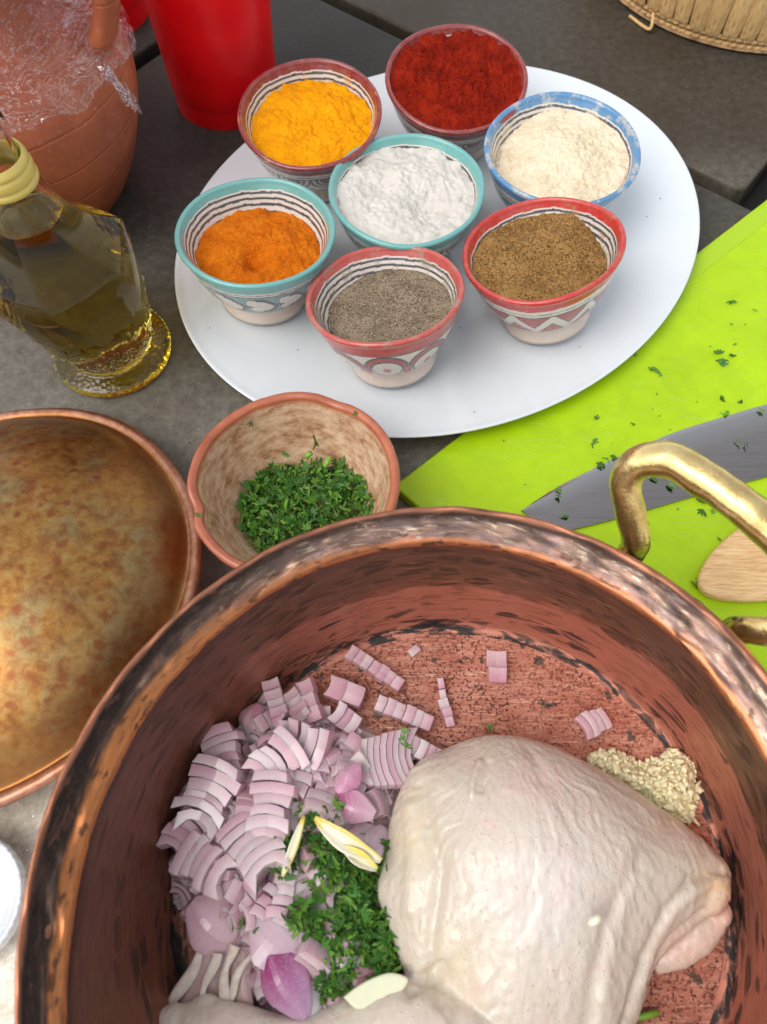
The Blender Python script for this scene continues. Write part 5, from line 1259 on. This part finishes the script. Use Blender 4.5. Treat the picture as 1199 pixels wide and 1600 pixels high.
while len(placed) < 185 and tries < 9000:
    tries += 1
    x, y = r_.uniform(x0, x1), r_.uniform(y0, y1)
    if not inside(x, y): continue
    if any((x - a) ** 2 + (y - b) ** 2 < .64 ** 2 for a, b in placed): continue
    placed.append((x, y)); i = r_.randrange(len(protos))
    if used[i]: o = copy_chunk(protos[i])
    else: o = protos[i]; used[i] = True
    z = heap_h(x, y) - .45 + r_.uniform(-.2, .2)
    e = .05; gx = (heap_h(x + e, y) - heap_h(x - e, y)) / (2 * e); gy = (heap_h(x, y + e) - heap_h(x, y - e)) / (2 * e)
    nrm = Vector((-gx, -gy, 1)).normalized(); base_a = 1.25 + 1.1 * fbm(x * .22, y * .22, 5, 2) * 3.0 + r_.uniform(-.35, .35)
    q = Vector((0, 0, 1)).rotation_difference(nrm) @ Euler((r_.uniform(-.4, .4), r_.uniform(-.45, .45), base_a)).to_quaternion()
    o.rotation_mode = 'QUATERNION'; o.rotation_quaternion = q; o.location = (x * U, y * U, z * U); s_ = r_.uniform(.68, 1.0); o.scale = (s_, s_, s_)
    nl_ = len(o.children); d_wall = math.hypot(x - 2.3, y + .2)
    what = 'thin curved onion sliver' if i >= 8 and nl_ < 3 else {2: 'narrow onion piece of two layers', 3: 'short onion chunk of three layers', 4: 'onion chunk of four layers', 5: 'long onion chunk of five layers', 6: 'long onion chunk of six layers'}.get(nl_, 'single onion layer')
    where = 'against the left copper wall' if d_wall > 9.6 else ('along the far edge of the heap' if y > 4.2 else ('beside the parsley' if x > -1.6 else ('at the near left of the heap' if y < -1.5 else 'in the middle of the heap')))
    tag(o, what + ' ' + where, 'onion', HG)

# fibrous root strips at the bottom left, between heap and ankle of the leg
g = G('onion_root_fibre'); n1 = g.noise(g.coords('Object', (4, 4, 4)), 1.0, 4); g.P(Base_Color=g.ramp(n1, [(.3, (.66, .50, .42)), (.7, (.84, .74, .64))]), Roughness=.35); sss(g, .4, (1, .6, .4), .4); M_FIB = g.m
for k, (pts_, rr_, lab) in enumerate([(((311, 1486, 2.2), (290, 1530, 1.9), (268, 1575, 1.6)), .24, 'leftmost pale onion root strip beside the ankle of the chicken leg'), (((335, 1490, 2.3), (325, 1530, 2.1), (318, 1572, 1.9)), .20, 'second pale onion root strip from the left'), (((362, 1478, 2.4), (356, 1520, 2.2), (348, 1568, 1.9)), .22, 'third pale onion root strip from the left, below the heap'), (((395, 1490, 2.3), (372, 1530, 2.2), (352, 1568, 1.9)), .16, 'rightmost thin onion root strip')]):
    P_ = catmull([at(*p) for p in pts_], 6); s__ = np.linspace(0, 1, len(P_)); P_[:, 0] += .14 * np.sin(s__ * 5 + k); P_[:, 2] -= .12
    V, F, _ = tube(P_, rr_ * (.55 + .6 * np.abs(np.sin(s__ * 3 + k))), 10, 1, .35); o = mesh('onion_root_strip', V, F, M_FIB); tag(o, lab, 'onion', 'onion root strips')
mem = []
A_ = catmull([at(312, 1480, 2.1), at(292, 1530, 1.75), at(272, 1572, 1.45)], 6); B_ = catmull([at(400, 1480, 2.2), at(390, 1530, 2.0), at(400, 1592, 1.7)], 6)
V = []; n_ = len(A_)
for s in (0, 1):
    for a, b in zip(A_, B_):
        for j in range(9): t = j / 8; p = a * (1 - t) + b * t; V.append((p[0], p[1], p[2] - .15 + .12 * math.sin(t * 9) - s * .12))
F = [(i * 9 + j, (i + 1) * 9 + j, (i + 1) * 9 + j + 1, i * 9 + j + 1) for i in range(n_ - 1) for j in range(8)]
k = n_ * 9; F += [(q[3] + k, q[2] + k, q[1] + k, q[0] + k) for q in F[:]]
for j in range(8): F.append((j, j + 1, j + 1 + k, j + k)); a = (n_ - 1) * 9 + j; F.append((a + 1, a, a + k, a + 1 + k))
for i in range(n_ - 1): F.append((i * 9, i * 9 + k, (i + 1) * 9 + k, (i + 1) * 9)); a = i * 9 + 8; F.append((a, a + 9, a + 9 + k, a + k))
o = mesh('onion_petal', V, F, M_ONION, col=np.tile(np.array([.72, .55, .47]), (len(V), 1))); tag(o, 'brownish translucent onion layer behind the root strips', 'onion', 'onion petals in the heap')

# ------------------------------------------------------------------ garlic
g = G('garlic_flesh'); t = g.attr(); n1 = g.noise(g.coords(), 3, 3); g.P(Base_Color=g.mix(g.ramp(n1, [(.4, 0), (.7, .4)]), t, (.90, .80, .50)), Roughness=.25); sss(g, .25, (1, .85, .5), .25)
g.b.inputs['Coat Weight'].default_value = .4; g.bump(n1, .3, .04); M_GARLIC = g.m
bm = bmesh.new(); bmesh.ops.create_icosphere(bm, subdivisions=2, radius=1.0); ico_v = np.array([v.co for v in bm.verts]); ico_f = [tuple(v.index for v in f.verts) for f in bm.faces]; bm.free()
GP = np.array(xy((922, 1180, .9), (960, 1172, .9), (1000, 1195, .9), (1030, 1185, .9), (1055, 1168, .9), (1080, 1185, .9), (1092, 1215, .9), (1090, 1250, .9), (1085, 1283, .9), (1040, 1290, .9), (990, 1260, .9), (950, 1235, .9), (925, 1200, .9)))
V = []; F = []; C = []; r_ = random.Random(8); gx0, gy0 = GP.min(0); gx1, gy1 = GP.max(0)
cnt = 0
while cnt < 480:
    x, y = r_.uniform(gx0, gx1), r_.uniform(gy0, gy1)
    if not inside(x, y, GP): continue
    cnt += 1
    d = float(polydist(np.array([[x, y]]), np.vstack([GP, GP[:1]]))[0]); z = FLOOR + .10 + (.55 + .45 * r_.random()) * min(1.1, .15 + d * 1.0)
    s = r_.uniform(.10, .23); M = np.array(Euler((r_.uniform(0, 6), r_.uniform(0, 6), r_.uniform(0, 6))).to_matrix())
    sc = np.array([s * r_.uniform(1, 1.9), s * r_.uniform(.6, 1), s * r_.uniform(.5, .9)])
    v = ico_v * sc * (1 + .75 * np.array([[mnoise.noise(Vector(q * 1.5) + Vector((cnt * 3.7, 0, 0)))] for q in ico_v])); v = v @ M.T + np.array([x, y, z]); k = len(V)
    V += list(v); F += [tuple(i + k for i in f) for f in ico_f]; C += [np.array([.98, .84, .50]) * r_.uniform(.94, 1.0)] * len(v)
Q = np.vstack([GP, GP[:1]]); gm = 34; vi = {}
for i in range(gm):
    for j in range(gm):
        x, y = gx0 + (gx1 - gx0) * i / (gm - 1), gy0 + (gy1 - gy0) * j / (gm - 1)
        if inside(x, y, GP):
            d = float(polydist(np.array([[x, y]]), Q)[0]); vi[(i, j)] = len(V)
            V.append(np.array([x, y, FLOOR + .04 + min(.95, d * .95) + .08 * fbm(x * 2.5, y * 2.5, 4, 3)])); C.append(np.array([.94, .82, .52]))
for (i, j), a in list(vi.items()):
    q = [vi.get(t_) for t_ in ((i, j), (i + 1, j), (i + 1, j + 1), (i, j + 1))]
    if all(t_ is not None for t_ in q): F.append(tuple(q))
tag(mesh('minced_garlic', V, F, M_GARLIC, col=np.clip(np.array(C), 0, .9)), 'wet heap of pale yellow minced garlic at the right side of the pot', 'garlic', kind='stuff')
def sliver(pts_, w, lab, colA, colB, name='garlic_sliver', flat=.45):
    P = catmull([at(*p) for p in pts_], 6); m = len(P); s = np.linspace(0, 1, m); rad = w * np.sin(np.pi * (.08 + .86 * s)) ** .6
    V, F, _ = tube(P, rad, 14, 1, flat); C = np.array([np.array(colA) * (1 - (i // 14) / m) + np.array(colB) * ((i // 14) / m) for i in range(len(V))]); o = mesh(name, V, F, M_GARLIC, col=C); return tag(o, lab, 'garlic', 'garlic slivers on the parsley')
def clove(ax, ay, bx, by, h, Wd, lab, tilt, bend=.5, yel=.62):
    a, L = ang_of(ax, ay, bx, by, h); V, F, C = petal(L, Wd, -.55, (.86, .83, .66), (.86, .84, .70), th=.16, point=.55)
    V = np.array(V); C = np.array(C); u_ = V[:, 0] / L; V[:, 1] += bend * (u_ ** 2 - .25); vv_ = np.tile(np.linspace(-1, 1, 9), 24)
    C[:] = (.84, .80, .62); C[(vv_ > yel) | (u_ < -.40)] = (.80, .64, .10)
    o = mesh('garlic_sliver', V, F, M_GARLIC, col=C); p = (at(ax, ay, h) + at(bx, by, h)) / 2; o.location = (p[0] * U, p[1] * U, h * U); o.rotation_euler = (tilt[0], tilt[1], a); return tag(o, lab, 'garlic', 'garlic slivers on the parsley')
clove(492, 1278, 596, 1345, 3.9, .85, 'thick yellow edged garlic sliver between parsley and chicken', (.1, .05), .5)
clove(535, 1322, 590, 1358, 3.8, .6, 'yellow inner half of the thick garlic sliver', (-.3, .05), .3, .1)
clove(475, 1275, 440, 1370, 3.8, .42, 'thin white garlic sliver with yellow tip left of the thick one', (.2, .1), -.35)
sliver(((926, 1432, 5.6), (930, 1438, 5.62), (934, 1445, 5.6)), .32, 'small ivory bit of garlic resting on the chicken skin', (.84, .78, .60), (.84, .78, .60), name='garlic_bit', flat=.7)
# pale flap of fat beside the drumstick
FPp = xy((536, 1558, 3.5), (560, 1540, 3.5), (585, 1527, 3.5), (612, 1520, 3.5), (638, 1530, 3.5), (625, 1552, 3.5), (590, 1566, 3.5), (560, 1578, 3.5)); FPp = [p for p in catmull([(*p, 0) for p in FPp + FPp[:1]], 4)[:-1, :2]]
V, F = prism(FPp, 3.3, 3.55, .10, 2); o = mesh('garlic_piece', V, F, M_GARLIC, smooth=False, col=np.tile(np.array([.74, .76, .54]), (len(V), 1))); tag(o, 'flat pale greenish garlic piece tucked against the drumstick', 'garlic')

# ------------------------------------------------------------------ parsley in the pot
r_ = random.Random(14); pts = []
blobs = [(600, 1325, .35, 18), (475, 1275, .35, 14), (525, 1262, .35, 14), (450, 1325, .45, 26), (445, 1360, .4, 16), (500, 1320, .5, 30), (520, 1350, .8, 90), (560, 1360, .8, 90), (590, 1375, .6, 60), (480, 1430, .65, 60), (500, 1440, .4, 20), (560, 1410, .8, 100), (590, 1430, .6, 80), (560, 1460, .8, 110), (590, 1470, .5, 70), (540, 1490, .7, 90), (575, 1510, .8, 110), (600, 1500, .4, 40), (530, 1530, .6, 60), (545, 1550, .5, 50), (520, 1580, .6, 50), (490, 1585, .4, 20), (620, 1500, .2, 8), (500, 1555, .3, 14)]
for px, py, s, n_ in blobs:
    for _ in range(n_):
        p = at(px, py, 3.0); x, y = p[0] + r_.gauss(0, s * .62), p[1] + r_.gauss(0, s * .62)
        hz_ = (heap_h(x, y) if inside(x, y) else FLOOR + 1.2) + .38; z = hz_ + r_.uniform(0, .55) * min(1, s * 1.5)
        pts.append((x, y, z, r_.uniform(.3, .68), 1.0))
tag(herb_cloud('chopped_parsley', pts, r_, stems=.06), 'bright green chopped parsley strewn over onion between heap and chicken', 'herbs', kind='stuff')
for a in [(630, 1158, 2.6, .38, 'parsley sprig lying on the broad striped onion slice', 3), (762, 1140, FLOOR + .1, .35, 'parsley bit on the copper just above the chicken', 2), (370, 1285, 3.0, .2, 'tiny parsley bit in the middle of the onion heap', 1), (449, 1243, 3.1, .35, 'parsley sprig at the upper middle of the onion heap', 3), (375, 1447, 2.9, .26, 'small parsley bit near the wine red onion skin', 2), (398, 1452, 2.9, .22, 'thin parsley shred right of the wine red onion skin', 1), (1010, 1535, FLOOR + .1, .26, 'parsley bit on the pot floor under the chicken flap', 2), (413, 1344, 3.1, .2, 'single round parsley flake left of the parsley strewn area', 1)]:
    fleck(a[0], a[1], a[2], a[3], a[4], a[5], .5, 'parsley flecks in the copper pot')
P = [at(985, 1592, .95), at(1005, 1588, 1.0), at(1028, 1582, 1.0)]; V, F, _ = tube(P, .15, 8); tag(mesh('parsley_stem', V, F, M_STEM), 'short green parsley stem on the pot floor right of the chicken', 'parsley')
